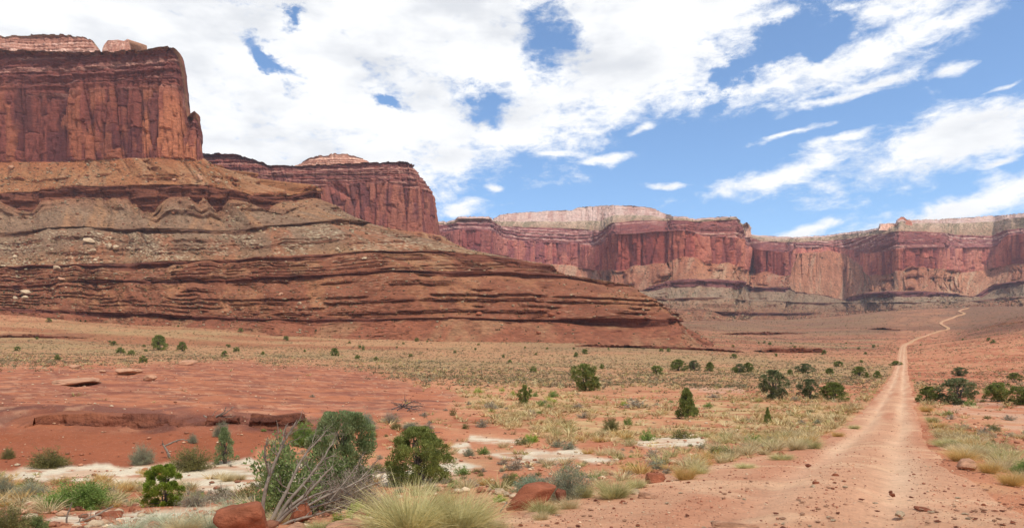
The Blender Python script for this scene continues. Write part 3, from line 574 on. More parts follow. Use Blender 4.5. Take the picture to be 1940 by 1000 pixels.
mesa = loft('mesa', [inward(B1, -450, 1500, .5), B1, B2, B3, B4],
     [dict(k='top', n=14, c=[SL(180, 120, 92), SL(140, 96, 74)]),
      dict(k='cliff', n=56, c=CB2, ledgy=lambda t: 1 - 0.25 * sst(.7, 1, t), set=9.0),
      dict(k='cliff', n=100, c=CB2, ledgy=lambda t: sst(.12, .0, t)),
      dict(k='slope', n=50, c=[SL(176, 104, 74), SL(172, 120, 86)], c2=SL(176, 132, 98), h=SL(138, 74, 54), frac=.14, per=9)],
     1.7, 8.3, M_ROCK)
C1 = [(0, 566, 312, 1300), (.12, 580, 302, 1290), (.25, 602, 296, 1280), (.5, 636, 291, 1280), (.75, 672, 295, 1280), (.9, 687, 301, 1290), (1, 688, 306, 1340)]
C2 = [(0, 548, 318, 1270), (.5, 640, 317, 1250), (.9, 702, 315, 1260), (1, 704, 316, 1330)]
loft('caprock', [inward(C1, -370, 1340, .7), C1, C2], [dict(k='top', n=6, c=[SL(184, 128, 100), SL(150, 106, 84)]), dict(k='cliff', n=30, c=[CL(160, 106, 84), CL(120, 76, 62), CL(196, 156, 134), CL(208, 166, 140)], sc=.45, ledgy=lambda t: 1 + 0 * t, set=9)], 1.6, 5.9, M_ROCK, parent=mesa)
# --- far amphitheatre: promontories and alcoves
ST = [(700, 1900, 2000, 420, 425, 440, 480, 500), (838, 1850, 1950, 419, 424, 440, 478, 520), (845, 1840, 1940, 421, 426, 440, 478, 521), (864, 1800, 1900, 415, 420, 436, 478, 522), (867, 1800, 1850, 410, 417, 434, 478, 522), (928, 1820, 1870, 411, 418, 436, 482, 528), (932, 1840, 2100, 417, 421, 438, 483, 529),
      (950, 2000, 2250, 406, 428, 452, 485, 532), (985, 2080, 2300, 403, 429, 455, 495, 535), (1000, 2100, 2300, 402, 430, 457, 500, 537), (1085, 2150, 2300, 398, 433, 461, 505, 540), (1095, 2150, 2320, 393, 434, 461, 506, 541), (1126, 2110, 2320, 391, 436, 465, 513, 545), (1139, 1990, 2320, 390, 437, 462, 515, 546), (1150, 1720, 2320, 389.5, 429, 446, 515, 547),
      (1160, 1640, 2320, 389, 422, 443, 514, 546), (1200, 1620, 2320, 390, 418, 442, 511, 542), (1235, 1605, 2320, 393.5, 417, 440, 506, 538), (1262, 1600, 2280, 406, 418, 438, 501, 535), (1275, 1590, 1850, 409, 417, 437, 499, 534), (1300, 1580, 1720, 411, 417, 437, 496, 532), (1318, 1600, 1700, 415, 420, 441, 498, 533), (1330, 1610, 1690, 413, 419, 446, 504, 534),
      (1395, 1610, 1690, 410, 416, 450, 511, 536), (1403, 1660, 1760, 423, 430, 455, 512, 540), (1407, 1800, 2150, 425.5, 444, 462, 512, 543), (1412, 2000, 2150, 425, 445, 465, 513, 545), (1420, 2080, 2150, 427, 447, 468, 515, 546), (1423, 2090, 2250, 445, 450, 470, 516, 546), (1440, 2000, 2300, 446, 456, 474, 522, 547),
      (1490, 1950, 2300, 449, 458, 476, 526, 548), (1499, 2050, 2380, 450, 459, 476, 520, 550), (1510, 2250, 2400, 449.5, 458, 470, 480, 553), (1577, 2300, 2400, 445, 455, 466, 476, 560), (1600, 2250, 2350, 441, 453, 470, 482, 566), (1625, 2150, 2280, 438, 450, 477, 504, 566),
      (1645, 2050, 2200, 436, 447, 480, 522, 558), (1666, 1950, 2100, 432, 444, 478, 521, 554), (1668, 1940, 2080, 424, 443, 477, 521, 554), (1696, 1810, 2050, 423.5, 439, 471, 516, 551), (1702, 1800, 2000, 415, 438, 471, 515, 551), (1710, 1800, 2000, 410.5, 438, 471, 515, 551), (1718, 1800, 2050, 416, 438, 470, 514, 551), (1770, 1790, 2100, 416, 439, 469, 512, 552), (1788, 1800, 2100, 415, 440, 469, 511, 553),
      (1797, 1930, 2150, 414.5, 444, 470, 512, 556), (1822, 2000, 2150, 413, 446, 471, 516, 562), (1880, 2000, 2150, 409, 446, 469, 510, 558), (1893, 1960, 2090, 408, 440, 458, 505, 546), (1906, 1910, 2050, 407, 436, 446, 504, 542), (1940, 1840, 1960, 404, 432, 443, 500, 531), (2100, 1600, 1750, 395, 425, 440, 500, 540), (2500, 1400, 1500, 385, 420, 440, 500, 540)]
ST = np.array(ST, float); PXF = np.linspace(700, 2500, 1400); UF = (PXF - 700) / 1800
I = [np.interp(PXF, ST[:, 0], ST[:, k]) for k in range(8)]
d3, d1 = I[1], I[2]; d5 = blur(d3, 10) - 170; d7 = blur(np.minimum(blur(d3, 40) - 330, d5 - 150), 12); d8 = blur(np.minimum(blur(d3, 110) - 560, d7 - 190), 20)
wig = 1 - 2 * np.abs(((PXF - 700) / 140) % 1 - .5)
def lv(y, d): return np.stack([UF, PXF, y, d], 1)
y7 = np.interp(PXF, [700, 1140, 1280, 1370, 1540, 1650, 1750, 1830, 1940, 2500], [540, 572, 586, 591, 592, 588, 586, 580, 564, 572])
y8 = y7 + 15
y5 = I[7]
R1 = lv(I[3], d1); R0 = R1.copy(); R0[:, 3] = d1 + 350; R0[:, 2] = YH - (YH - R1[:, 2]) * R1[:, 3] / R0[:, 3]
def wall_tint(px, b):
    xs = [700, 930, 950, 1120, 1146, 1310, 1330, 1400, 1412, 1440, 1455, 1495, 1505, 1600, 1655, 1672, 1780, 1800, 1885, 1910, 2500]      # rock tone of each bay and buttress, with haze and lit faces painted in
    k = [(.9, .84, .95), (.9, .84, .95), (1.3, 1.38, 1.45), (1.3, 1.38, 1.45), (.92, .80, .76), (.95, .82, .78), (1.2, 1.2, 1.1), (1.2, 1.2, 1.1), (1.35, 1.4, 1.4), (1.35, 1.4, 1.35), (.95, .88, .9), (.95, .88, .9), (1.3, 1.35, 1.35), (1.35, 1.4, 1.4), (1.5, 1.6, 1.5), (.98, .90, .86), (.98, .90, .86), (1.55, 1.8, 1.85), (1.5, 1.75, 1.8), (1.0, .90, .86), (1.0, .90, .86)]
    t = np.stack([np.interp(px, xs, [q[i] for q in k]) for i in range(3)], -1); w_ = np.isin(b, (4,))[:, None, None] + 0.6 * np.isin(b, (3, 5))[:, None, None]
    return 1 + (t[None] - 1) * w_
y4 = I[6] - 10 * np.clip(1 - np.abs(PXF - 1308) / 60, 0, 1) - 8 * np.clip(1 - np.abs(PXF - 1735) / 45, 0, 1) - 6 * np.clip(1 - np.abs(PXF - 1200) / 25, 0, 1) - 7 * np.clip(1 - np.abs(PXF - 1380) / 20, 0, 1) - 8 * np.clip(1 - np.abs(PXF - 1452) / 26, 0, 1) - 6 * np.abs(fbm(PXF / 55, 0.4, 2.2, 3)) * 2
y5 = np.interp(PXF, [700, 1140, 1215, 1235, 1270, 1300, 1350, 1405, 1412, 1420, 1495, 1502, 1560, 1600, 1630, 1682, 1794, 1822, 1840, 1854, 1882, 1940, 2500], [500, 548, 550, 542, 532, 529, 528, 532, 538, 544, 544, 552, 560, 568, 556, 551, 553, 560, 562, 556, 539, 530, 530])
dm = np.interp(PXF, [700, 1215, 1235, 1280, 1400, 1408, 1415, 1422, 1490, 1499, 1600, 1612, 1680, 1790, 1825, 1845, 1858, 1900, 2500], [9, 1, 9, 13, 14, 1, 1, 8, 8, .5, .5, 8, 11, 9, 1, 2, 10, 9, 9]) * (1 + .3 * fbm(PXF / 12, 0, 3.3, 3))
ym = np.interp(PXF, [700, 1200, 1250, 1350, 1420, 1560, 1700, 1800, 1850, 1900, 2500], [530, 562, 565, 562, 570, 573, 572, 572, 569, 562, 556])
dm2 = np.interp(PXF, [700, 1235, 1255, 1345, 1370, 1500, 1515, 1565, 1580, 1690, 1700, 1740, 1750, 1835, 1850, 1900, 2500], [3, 2, 6, 6, .5, .5, 4, 6, .5, .5, 3, 3, .5, .5, 6, 6, 5])
dm3 = np.interp(PXF, [700, 1355, 1372, 1530, 1545, 2500], [4, .5, 7, 6, .5, .5])
far = sst(150, 350, d1 - d3); yb = I[3] + (I[4] - I[3]) * np.interp(PXF, [1280, 1420], [0.6, 0.28]) + 2.0 * fbm(PXF / 30, 0.7, 3.3, 3); db = (d1 * .6 + d3 * .4) * (1 - far) + (d1 - 45) * far
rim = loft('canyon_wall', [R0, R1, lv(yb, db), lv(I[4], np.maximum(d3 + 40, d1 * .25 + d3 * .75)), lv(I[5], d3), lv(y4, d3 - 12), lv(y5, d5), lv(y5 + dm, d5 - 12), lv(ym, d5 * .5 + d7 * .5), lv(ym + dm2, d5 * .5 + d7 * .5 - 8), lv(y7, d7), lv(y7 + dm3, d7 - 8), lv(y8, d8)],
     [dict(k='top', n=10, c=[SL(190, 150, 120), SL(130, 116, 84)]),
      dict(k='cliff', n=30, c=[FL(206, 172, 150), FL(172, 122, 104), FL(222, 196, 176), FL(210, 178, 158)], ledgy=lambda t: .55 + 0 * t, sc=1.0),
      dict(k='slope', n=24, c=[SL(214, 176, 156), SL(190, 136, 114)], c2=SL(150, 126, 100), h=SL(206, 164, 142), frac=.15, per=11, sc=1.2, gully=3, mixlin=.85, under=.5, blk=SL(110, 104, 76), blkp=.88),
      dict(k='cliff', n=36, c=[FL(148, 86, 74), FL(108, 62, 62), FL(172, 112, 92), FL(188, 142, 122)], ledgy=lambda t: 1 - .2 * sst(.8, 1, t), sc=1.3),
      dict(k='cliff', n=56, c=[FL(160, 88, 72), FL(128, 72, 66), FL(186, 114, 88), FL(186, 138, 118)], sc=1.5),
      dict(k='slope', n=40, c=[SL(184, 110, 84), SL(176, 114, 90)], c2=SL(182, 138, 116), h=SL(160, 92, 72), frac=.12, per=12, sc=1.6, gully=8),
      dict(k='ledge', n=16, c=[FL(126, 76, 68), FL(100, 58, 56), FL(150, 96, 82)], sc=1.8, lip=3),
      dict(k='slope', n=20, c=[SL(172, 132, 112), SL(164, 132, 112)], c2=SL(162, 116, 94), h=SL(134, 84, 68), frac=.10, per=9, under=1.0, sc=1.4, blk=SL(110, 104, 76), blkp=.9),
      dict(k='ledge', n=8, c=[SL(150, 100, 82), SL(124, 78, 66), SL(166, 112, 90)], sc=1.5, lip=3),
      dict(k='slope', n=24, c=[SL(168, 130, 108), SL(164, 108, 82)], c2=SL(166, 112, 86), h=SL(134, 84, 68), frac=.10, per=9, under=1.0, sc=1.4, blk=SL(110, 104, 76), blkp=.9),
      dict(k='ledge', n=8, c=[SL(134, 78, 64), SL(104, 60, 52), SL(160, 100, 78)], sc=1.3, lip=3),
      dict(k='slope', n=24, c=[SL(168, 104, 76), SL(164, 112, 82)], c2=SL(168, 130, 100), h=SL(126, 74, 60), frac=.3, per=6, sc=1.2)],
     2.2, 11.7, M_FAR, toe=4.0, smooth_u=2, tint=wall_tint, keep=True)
# low rock ledges breaking out of the plain in front of the walls
def low_ledge(pts, h_, seed, bk=16, c=None, ds=.6, sc_=.35, wide=1.0):
    """pts: u, pixel, pixel row, height share"""
    top, bot, back = [], [], []
    for u, px, py, k in pts:
        x, y, z = hit(px, py); zt = z + h_ * k
        for lst, yy_, zz in ((back, y + bk, float(ground((px - CX) / F * y, y + bk)) - .3), (top, y, zt), (bot, y - wide, z - .2 - wide)): lst.append((u, CX + F * x / yy_, YH - F * (zz - EYE) / yy_, yy_))
    loft('rock_ledge', [back, top, bot], [dict(k='top', n=6, c=[SL(166, 104, 76), SL(150, 96, 72)] if c is None else [SL(176, 100, 74), SL(146, 84, 70)]), dict(k='ledge', n=16, c=c or [SL(130, 70, 54), SL(100, 56, 46), SL(156, 90, 68)], sc=sc_, lip=1.0, over=1.5)], ds, seed, M_ROCK, smooth_u=2, jit=.3)
low_ledge([(0, 1440, 667, .2), (.2, 1462, 667, 1), (.6, 1510, 668, 1), (.85, 1552, 668, .9), (1, 1566, 668, .1)], 2.6, 3.1)
low_ledge([(0, 1090, 656, .1), (.15, 1130, 657, .7), (.5, 1230, 660, .9), (.8, 1340, 664, 1), (1, 1410, 668, .1)], 1.8, 5.1)
low_ledge([(0, 1372, 633, .2), (.3, 1420, 634, 1), (.7, 1480, 633, .8), (1, 1530, 632, .1)], 3.0, 7.1)
low_ledge([(0, 1640, 624, .1), (.4, 1672, 625, 1), (1, 1706, 626, .1)], 3.0, 8.1)
low_ledge([(0, 1862, 622, .1), (.4, 1900, 616, 1), (1, 1960, 610, .6)], 2.5, 9.1)
low_ledge([(0, -60, 812, .3), (.07, 0, 813, .6), (.14, 45, 812, .6), (.2, 92, 808, .8), (.3, 160, 810, 1), (.4, 225, 812, .7), (.5, 290, 814, 1), (.56, 336, 812, .5), (.64, 385, 806, .9), (.7, 440, 802, .5), (.76, 480, 804, .8), (.82, 520, 804, .3), (.88, 560, 800, .6), (.94, 610, 804, .4), (1, 650, 806, .1)], .25, 12.1, 3.5, [SL(146, 82, 64), SL(116, 66, 56), SL(168, 98, 74)], .07, .07, .55)
low_ledge([(0, -40, 640, .6), (.5, 80, 640, 1), (1, 170, 642, .1)], 1.6, 9.6)
KN = [CL(176, 104, 80), CL(130, 74, 62), CL(190, 122, 92), CL(190, 140, 116)]; KW = [CL(206, 158, 132), CL(170, 118, 98), CL(222, 184, 160), CL(210, 170, 146)]
for C1, C2, cc in (([(0, 1700, 428, 1960), (.15, 1702, 415, 1960), (.4, 1707, 410.5, 1960), (.6, 1713, 411, 1960), (.75, 1717, 416, 1960), (.92, 1726, 419, 1960), (1, 1727, 424, 1990)], [(0, 1698, 434, 1950), (.5, 1710, 436, 1940), (.95, 1730, 434, 1950), (1, 1731, 432, 1995)], KN),
                   ([(0, 1668, 430, 1975), (.1, 1669, 425, 1975), (.5, 1682, 423, 1975), (.9, 1695, 424.5, 1975), (1, 1697, 431, 1990)], [(0, 1664, 436, 1960), (.5, 1682, 437, 1955), (1, 1699, 436, 1985)], KW),
                   ([(0, 1406, 430, 2050), (.1, 1407, 425, 2050), (.5, 1413, 424.5, 2050), (.9, 1420, 426.5, 2050), (1, 1421, 434, 2080)], [(0, 1404, 449, 2040), (.5, 1413, 450, 2030), (1, 1423, 449, 2070)], KW)):
    loft('rock_knob', [inward(C1, (C1[3][1] - CX) / F * 1990, 2010, .7), C1, C2], [dict(k='top', n=4, c=[SL(200, 150, 124), SL(170, 116, 92)]), dict(k='cliff', n=22, c=cc, sc=.4, ledgy=lambda t: .4 + 0 * t)], 1.0, 4.4, M_FAR, parent=rim, smooth_u=1)
# ------------------------------------------------------------------ builders of plants, rocks and dead wood
import bmesh
from mathutils import Vector
def R_(seed): return np.random.default_rng(seed)
def tubes(paths, sides=5):
    VV, QQ, o = [], [], 0
    for pts, rad in paths:
        pts = np.asarray(pts, float); rad = np.asarray(rad, float); n = len(pts)
        tg = np.gradient(pts, axis=0); tg /= np.linalg.norm(tg, axis=1)[:, None] + 1e-9
        ref = np.array([0.31, 0.22, 0.92]) if abs(tg[:, 2]).mean() < 0.8 else np.array([1.0, 0.1, 0])
        a = np.cross(tg, ref); a /= np.linalg.norm(a, axis=1)[:, None] + 1e-9; b = np.cross(tg, a)
        th = np.arange(sides) * 2 * math.pi / sides
        V = pts[:, None] + rad[:, None, None] * (a[:, None] * np.cos(th)[None, :, None] + b[:, None] * np.sin(th)[None, :, None])
        i = np.arange(n * sides).reshape(n, sides); j = np.roll(i, -1, 1)
        QQ.append(np.stack([i[:-1], j[:-1], j[1:], i[1:]], -1).reshape(-1, 4) + o); VV.append(V.reshape(-1, 3)); o += n * sides
    return np.concatenate(VV), [np.concatenate(QQ)]
def unit(v): return v / (np.linalg.norm(v, axis=-1, keepdims=True) + 1e-9)
def leaves(c, d, ln, wd, rg):
    n = len(c); ln = np.broadcast_to(ln, n)[:, None]; wd = np.broadcast_to(wd, n)[:, None]
    d = unit(d); s = unit(np.cross(d, unit(rg.normal(size=(n, 3)))))
    V = np.stack([c, c + d * ln * .45 + s * wd * .5, c + d * ln, c + d * ln * .45 - s * wd * .5], 1).reshape(-1, 3)
    return V, [np.arange(4 * n).reshape(n, 4)]
def strips(base, d, ln, wd, droop, rg, seg=2):
    """thin bent blades: n x (seg+1) points, two edges, pointed end"""
    n = len(base); d = unit(d); ln = np.broadcast_to(ln, n)[:, None]; s = unit(np.cross(d, unit(rg.normal(size=(n, 3))))); rows = []
    for k in range(seg + 1):
        t = k / seg; p = base + d * ln * t; p = p - np.array([0, 0, 1.0]) * (ln * t * t * np.broadcast_to(droop, n)[:, None])
        p = p + unit(d * [1, 1, 0] + 1e-6) * (ln * t * t * np.broadcast_to(droop, n)[:, None] * .6)
        w = np.broadcast_to(wd, n)[:, None] * (1 - t * .9)
        rows += [p - s * w / 2, p + s * w / 2]
    V = np.stack(rows, 1); m = 2 * (seg + 1); i = np.arange(n)[:, None] * m
    q = np.concatenate([i + np.array([[2 * k, 2 * k + 1, 2 * k + 3, 2 * k + 2]]) for k in range(seg)])
    return V.reshape(-1, 3), [q]
def join(parts):
    VV, P, o = [], {}, 0
    for V, ps in parts:
        VV.append(V)
        for p in ps: P.setdefault(p.shape[1], []).append(p + o)
        o += len(V)
    return np.concatenate(VV), [np.concatenate(v) for v in P.values()]

M_JUN = leaf_mat('juniper_foliage', (0.075, 0.098, 0.024), (0.32, 0.34, 0.09), 5.0)
M_JUNB = leaf_mat('bright_juniper_foliage', (0.10, 0.15, 0.02), (0.30, 0.36, 0.045), 6.0)
M_JUNG = leaf_mat('grey_green_juniper_foliage', (0.105, 0.145, 0.045), (0.37, 0.42, 0.19), 5.0)
M_JUNM = leaf_mat('dull_juniper_foliage', (0.065, 0.085, 0.032), (0.25, 0.265, 0.12), 5.0)
M_ASH = leaf_mat('bright_green_leaves', (0.085, 0.125, 0.035), (0.28, 0.335, 0.115), 5.0, 0.35)
M_GREEN = leaf_mat('green_shrub_leaves', (0.10, 0.165, 0.035), (0.30, 0.39, 0.095), 6.0, 0.3)
M_LIME = leaf_mat('yellow_green_leaves', (0.22, 0.32, 0.03), (0.48, 0.55, 0.10), 5.0, 0.3)
M_OLIVE = leaf_mat('olive_shrub_leaves', (0.10, 0.10, 0.03), (0.30, 0.26, 0.09), 5.0)
M_SAGE = leaf_mat('sage_leaves', (0.16, 0.165, 0.10), (0.42, 0.41, 0.26), 5.0)
M_BLUES = leaf_mat('blue_green_sage_leaves', (0.17, 0.22, 0.14), (0.38, 0.45, 0.28), 5.0)
M_GREYS = leaf_mat('grey_shrub_twigs', (0.19, 0.155, 0.105), (0.44, 0.37, 0.26), 5.0, 0.1)
M_STEM = leaf_mat('shrub_stems', (0.12, 0.09, 0.065), (0.30, 0.23, 0.17), 8.0, 0)
M_TWIG = leaf_mat('brown_twigs', (0.12, 0.085, 0.06), (0.36, 0.27, 0.20), 6.0, 0.0)
M_STRAW = leaf_mat('straw_grass', (0.40, 0.30, 0.14), (0.80, 0.66, 0.38), 3.0, 0.3, 0.3)
M_GOLD = leaf_mat('golden_grass', (0.42, 0.25, 0.07), (0.76, 0.53, 0.20), 3.0, 0.3, 0.3)
M_YGRASS = leaf_mat('yellow_green_grass', (0.24, 0.21, 0.06), (0.80, 0.71, 0.35), 3.0, 0.3, 0.3)
M_GGRASS = leaf_mat('grey_green_grass', (0.28, 0.30, 0.18), (0.64, 0.63, 0.42), 3.0, 0.3, 0.3)
M_WOOD = leaf_mat('weathered_grey_wood', (0.11, 0.08, 0.058), (0.31, 0.245, 0.185), 9.0, 0, 0.1)
M_DWOOD = leaf_mat('dark_dead_wood', (0.045, 0.034, 0.03), (0.17, 0.125, 0.105), 9.0, 0, 0.1)
def attr_mat(name, trans=0.0):
    m, t, b = mat_base(name, 0.8, 0.1); c = t.new('ShaderNodeAttribute', attribute_name='Col').outputs['Color']; t.put(b.inputs['Base Color'], c)
    return m
M_COVER = attr_mat('ground_cover')

def crown_r(shape, t):
    if shape == 'cone': return np.clip(0.5 * (1 - t) ** 0.85 * (0.55 + 0.45 * sst(0.0, 0.18, t)) * 1.12 + 0.015, 0, .5)
    if shape == 'egg': return 0.5 * np.sqrt(np.clip(1 - ((t - 0.40) / 0.62) ** 2, 0.02, 1))
    if shape == 'dome': return 0.5 * np.clip(1 - t ** 2.2, 0.02, 1) ** 0.5 * (0.85 + .15 * sst(0, .2, t))
    return 0.5 * np.sqrt(np.clip(1 - ((t - 0.5) / 0.55) ** 2, 0.02, 1))
def juniper_unit(seed, shape, nclump, nleaf, ln, wd, low=0.03, gap=0.35, aspect=1.0):
    """unit juniper (1 wide, 1 high): trunk with limbs, crown of sprays"""
    rg = R_(seed); t = low + (1 - low) * rg.random(nclump) ** 0.95; a = rg.random(nclump) * 2 * math.pi
    lob = 1 + gap * fbm(np.cos(a) * 1.6 + 3 * t, np.sin(a) * 1.6, seed, 2) * 1.6
    r = crown_r(shape, t) * lob * np.sqrt(0.22 + 0.78 * rg.random(nclump)) * .97; r = np.minimum(r, .53)
    C = np.stack([r * np.cos(a), r * np.sin(a), t], 1)
    rc = 0.085 * (0.6 + 0.8 * rg.random(nclump)); k = rg.integers(0, nclump, nleaf)
    o = unit(rg.normal(size=(nleaf, 3)) + [0, 0, 0.35]); rad = rc[k] * rg.random(nleaf) ** 0.4
    p = C[k] + o * rad[:, None]; p[:, 2] = np.clip(p[:, 2], 0.01, 1.02)
    V, P = leaves(p, o + [0, 0, 0.75] + 0.4 * unit(C[k] - [0, 0, .45]) + 0.5 * rg.normal(size=(nleaf, 3)), ln * (0.6 + 0.8 * rg.random(nleaf)), wd * (0.6 + 0.8 * rg.random(nleaf)), rg)
    paths = []
    for j in range(5 if nleaf > 3000 else 3):
        a0 = rg.random() * 6.28; top = np.array([0.14 * math.cos(a0), 0.14 * math.sin(a0), 0.75 + 0.15 * rg.random()])
        u = np.linspace(0, 1, 7)[:, None]; pt = np.array([0.02 * math.cos(a0), 0.02 * math.sin(a0), -0.06]) * (1 - u) + top * u + 0.03 * rg.normal(size=(7, 3)) * u
        paths.append((pt, 0.034 * (1 - 0.85 * u[:, 0])))
    for j in rg.choice(nclump, min(nclump, 26), replace=False):
        u = np.linspace(0, 1, 5)[:, None]; st = np.array([0, 0, max(0.05, C[j, 2] * 0.55)])
        paths.append((st * (1 - u) + C[j] * u + 0.012 * rg.normal(size=(5, 3)), 0.012 * (1 - 0.8 * u[:, 0])))
    return tubes(paths, 5), (V, P)
def shrub_unit(seed, nst, nleaf, ln, wd, spread=0.95, up=0.5, bare=0.3, stem_w=0.010):
    """unit shrub (1 wide, 1 high): many stems from the root, small leaves on their outer part"""
    rg = R_(seed); a = rg.random(nst) * 2 * math.pi; inc = np.sqrt(rg.random(nst)) * spread * math.pi / 2
    d = np.stack([np.sin(inc) * np.cos(a), np.sin(inc) * np.sin(a), np.cos(inc)], 1)
    L = (0.5 + 0.5 * rg.random(nst)) ** 0.7 * (1 + 0.22 * fbm(np.cos(a) * 1.5, np.sin(a) * 1.5, seed, 2))
    tip = d * L[:, None] * [0.52, 0.52, 0.96]; base = 0.06 * rg.normal(size=(nst, 3)) * [1, 1, 0]
    S = strips(base, tip - base, np.linalg.norm(tip - base, axis=1), stem_w, -0.02, rg, 2)
    k = rg.integers(0, nst, nleaf); u = bare + (1 - bare) * rg.random(nleaf) ** 0.7
    p = base[k] + (tip - base)[k] * u[:, None] + 0.035 * rg.normal(size=(nleaf, 3)); p[:, 2] = np.clip(p[:, 2], 0.01, 1.02)
    Lf = leaves(p, unit(tip)[k] + [0, 0, up] + 0.7 * rg.normal(size=(nleaf, 3)), ln * (.6 + .8 * rg.random(nleaf)), wd * (.6 + .8 * rg.random(nleaf)), rg)
    return S, Lf
def grass_unit(seed, n, wd, spread=0.62, droop=0.28, base=0.16, seg=3):
    rg = R_(seed); a = rg.random(n) * 2 * math.pi; r = base * np.sqrt(rg.random(n)); inc = np.abs(rg.normal(size=n)) * spread * .55 + r * 2.0
    inc = np.minimum(inc, 1.35); a2 = a + 0.5 * rg.normal(size=n)
    b = np.stack([r * np.cos(a), r * np.sin(a), np.full(n, -0.02)], 1)
    d = np.stack([np.sin(inc) * np.cos(a2), np.sin(inc) * np.sin(a2), np.cos(inc)], 1)
    L = (0.45 + 0.55 * rg.random(n)) * (1.02 - 0.22 * inc / 1.3)
    return strips(b, d, L, wd * (0.6 + 0.8 * rg.random(n)), droop * (0.3 + rg.random(n)), rg, seg)
def rock_unit(seed, planes=13, sub=4, rough=0.05, flat=1.0):
    bm = bmesh.new(); bmesh.ops.create_icosphere(bm, subdivisions=sub, radius=1.0); bm.verts.ensure_lookup_table()
    V = np.array([v.co[:] for v in bm.verts]); T = np.array([[v.index for v in f.verts] for f in bm.faces]); bm.free()
    rg = R_(seed); N = unit(rg.normal(size=(planes, 3))); D = 0.62 + 0.36 * rg.random(planes)
    dt = V @ N.T; r = np.min(np.where(dt > 0.05, D[None] / np.maximum(dt, 0.05), 9.0), 1); r = np.minimum(r, 1.15)
    V = V * (r * (1 + rough * 2.2 * fbm(V[:, 0] * 2 + seed, V[:, 1] * 2, V[:, 2] * 2, 4)))[:, None]
    V = (V - V.min(0)) / (V.max(0) - V.min(0)) - [0.5, 0.5, 0.18]
    return V, [T]
def grow(p, d, L, r, depth, rg, out, kids=4, bend=0.25):
    n = 7; pts = [np.array(p, float)]; d = unit(np.array(d, float))
    for i in range(n - 1):
        d = unit(d + bend * rg.normal(size=3) * 0.6 + [0, 0, 0.02]); pts.append(pts[-1] + d * L / (n - 1))
    pts = np.array(pts); out.append((pts, r * np.linspace(1, 0.35, n)))
    if depth > 0:
        for k in range(kids):
            i = rg.integers(2, n); nd = unit(unit(pts[i] - pts[i - 1]) + 0.75 * rg.normal(size=3)); grow(pts[i], nd, L * (0.35 + 0.35 * rg.random()), r * 0.45, depth - 1, rg, out, kids, bend)

KIND = {}
def reg(kind, parts): KIND[kind] = parts             # kind -> list of variants, each a list of (part name, mesh)
def rj(kind, mat, seeds, *a, stem=M_DWOOD, **k):
    out = []
    for s in seeds:
        (tv, tp), (lv_, lp) = juniper_unit(s, *a, **k)
        out.append([('trunk', mesh(kind + '_trunk', tv, tp, stem, smooth=True)), ('crown', mesh(kind + '_crown', lv_, lp, mat))])
    reg(kind, out)
def rs(kind, mat, seeds, *a, stem=M_STEM, **k):
    out = []
    for s in seeds:
        (tv, tp), (lv_, lp) = shrub_unit(s, *a, **k)
        out.append([('stems', mesh(kind + '_stems', tv, tp, stem)), ('foliage', mesh(kind + '_foliage', lv_, lp, mat))])
    reg(kind, out)
def rgz(kind, mat, seeds, *a, **k): reg(kind, [[('', mesh(kind, *grass_unit(s, *a, **k), mat))] for s in seeds])
rj('near_juniper', M_JUN, [11], 'egg', 150, 34000, 0.036, 0.014, gap=0.4)
rj('near_grey_juniper', M_JUNG, [19], 'round', 130, 32000, 0.034, 0.014, gap=0.6)
rj('near_bright_juniper', M_JUNB, [13], 'egg', 70, 18000, 0.055, 0.018, gap=0.45)
rj('near_cone_juniper', M_JUNG, [14], 'cone', 70, 8000, 0.05, 0.016)
rj('mid_juniper', M_JUN, [21, 22, 23], 'egg', 80, 6500, 0.07, 0.03, gap=0.7)
rj('mid_bush_juniper', M_JUN, [31, 32], 'dome', 70, 5600, 0.07, 0.03, gap=0.7)
rj('mid_cone_juniper', M_JUN, [41, 42], 'cone', 130, 8000, 0.06, 0.028, gap=0.2)
rj('mid_grey_juniper', M_JUNM, [51, 52], 'round', 60, 4600, 0.065, 0.03, gap=0.85)
rj('far_juniper', M_JUN, [61, 62, 63], 'dome', 40, 900, 0.15, 0.07, gap=0.35)
rs('near_ash', M_ASH, [71], 60, 5200, 0.040, 0.022, bare=0.25, up=0.2)
rs('near_green', M_GREEN, [72], 130, 16000, 0.040, 0.014, bare=0.25)
rs('near_lime', M_LIME, [73, 74], 90, 4200, 0.06, 0.018, bare=0.15)
rs('near_olive', M_OLIVE, [75, 76, 77], 160, 9000, 0.045, 0.012, bare=0.2)
rs('near_sage', M_SAGE, [78, 79], 190, 11000, 0.040, 0.010, bare=0.28)
rs('near_blue_sage', M_BLUES, [80], 170, 9000, 0.05, 0.011, bare=0.2)
rs('near_grey', M_GREYS, [81, 82], 220, 6500, 0.045, 0.008, bare=0.2)
rs('near_twig', M_TWIG, [93, 94], 420, 3600, 0.085, 0.009, bare=0.35, up=0.1, spread=1.0, stem=M_TWIG, stem_w=0.008)
rs('mid_olive', M_OLIVE, [83, 84], 60, 900, 0.10, 0.035, bare=0.2)
rs('mid_green', M_GREEN, [85, 86], 60, 1100, 0.10, 0.035, bare=0.2)
rs('mid_grey', M_GREYS, [87, 88], 70, 800, 0.11, 0.03, bare=0.2)
rs('mid_sage', M_SAGE, [89, 90], 60, 900, 0.10, 0.032, bare=0.2)
rs('mid_lime', M_LIME, [91, 92], 60, 800, 0.12, 0.03, bare=0.15)
rgz('near_straw', M_STRAW, [101, 102], 1500, 0.0075)
rgz('near_gold', M_GOLD, [103, 104], 1300, 0.0085)
rgz('near_ygrass', M_YGRASS, [105, 106, 107], 1700, 0.0075)
rgz('near_ggrass', M_GGRASS, [108, 109], 420, 0.011, spread=0.8)
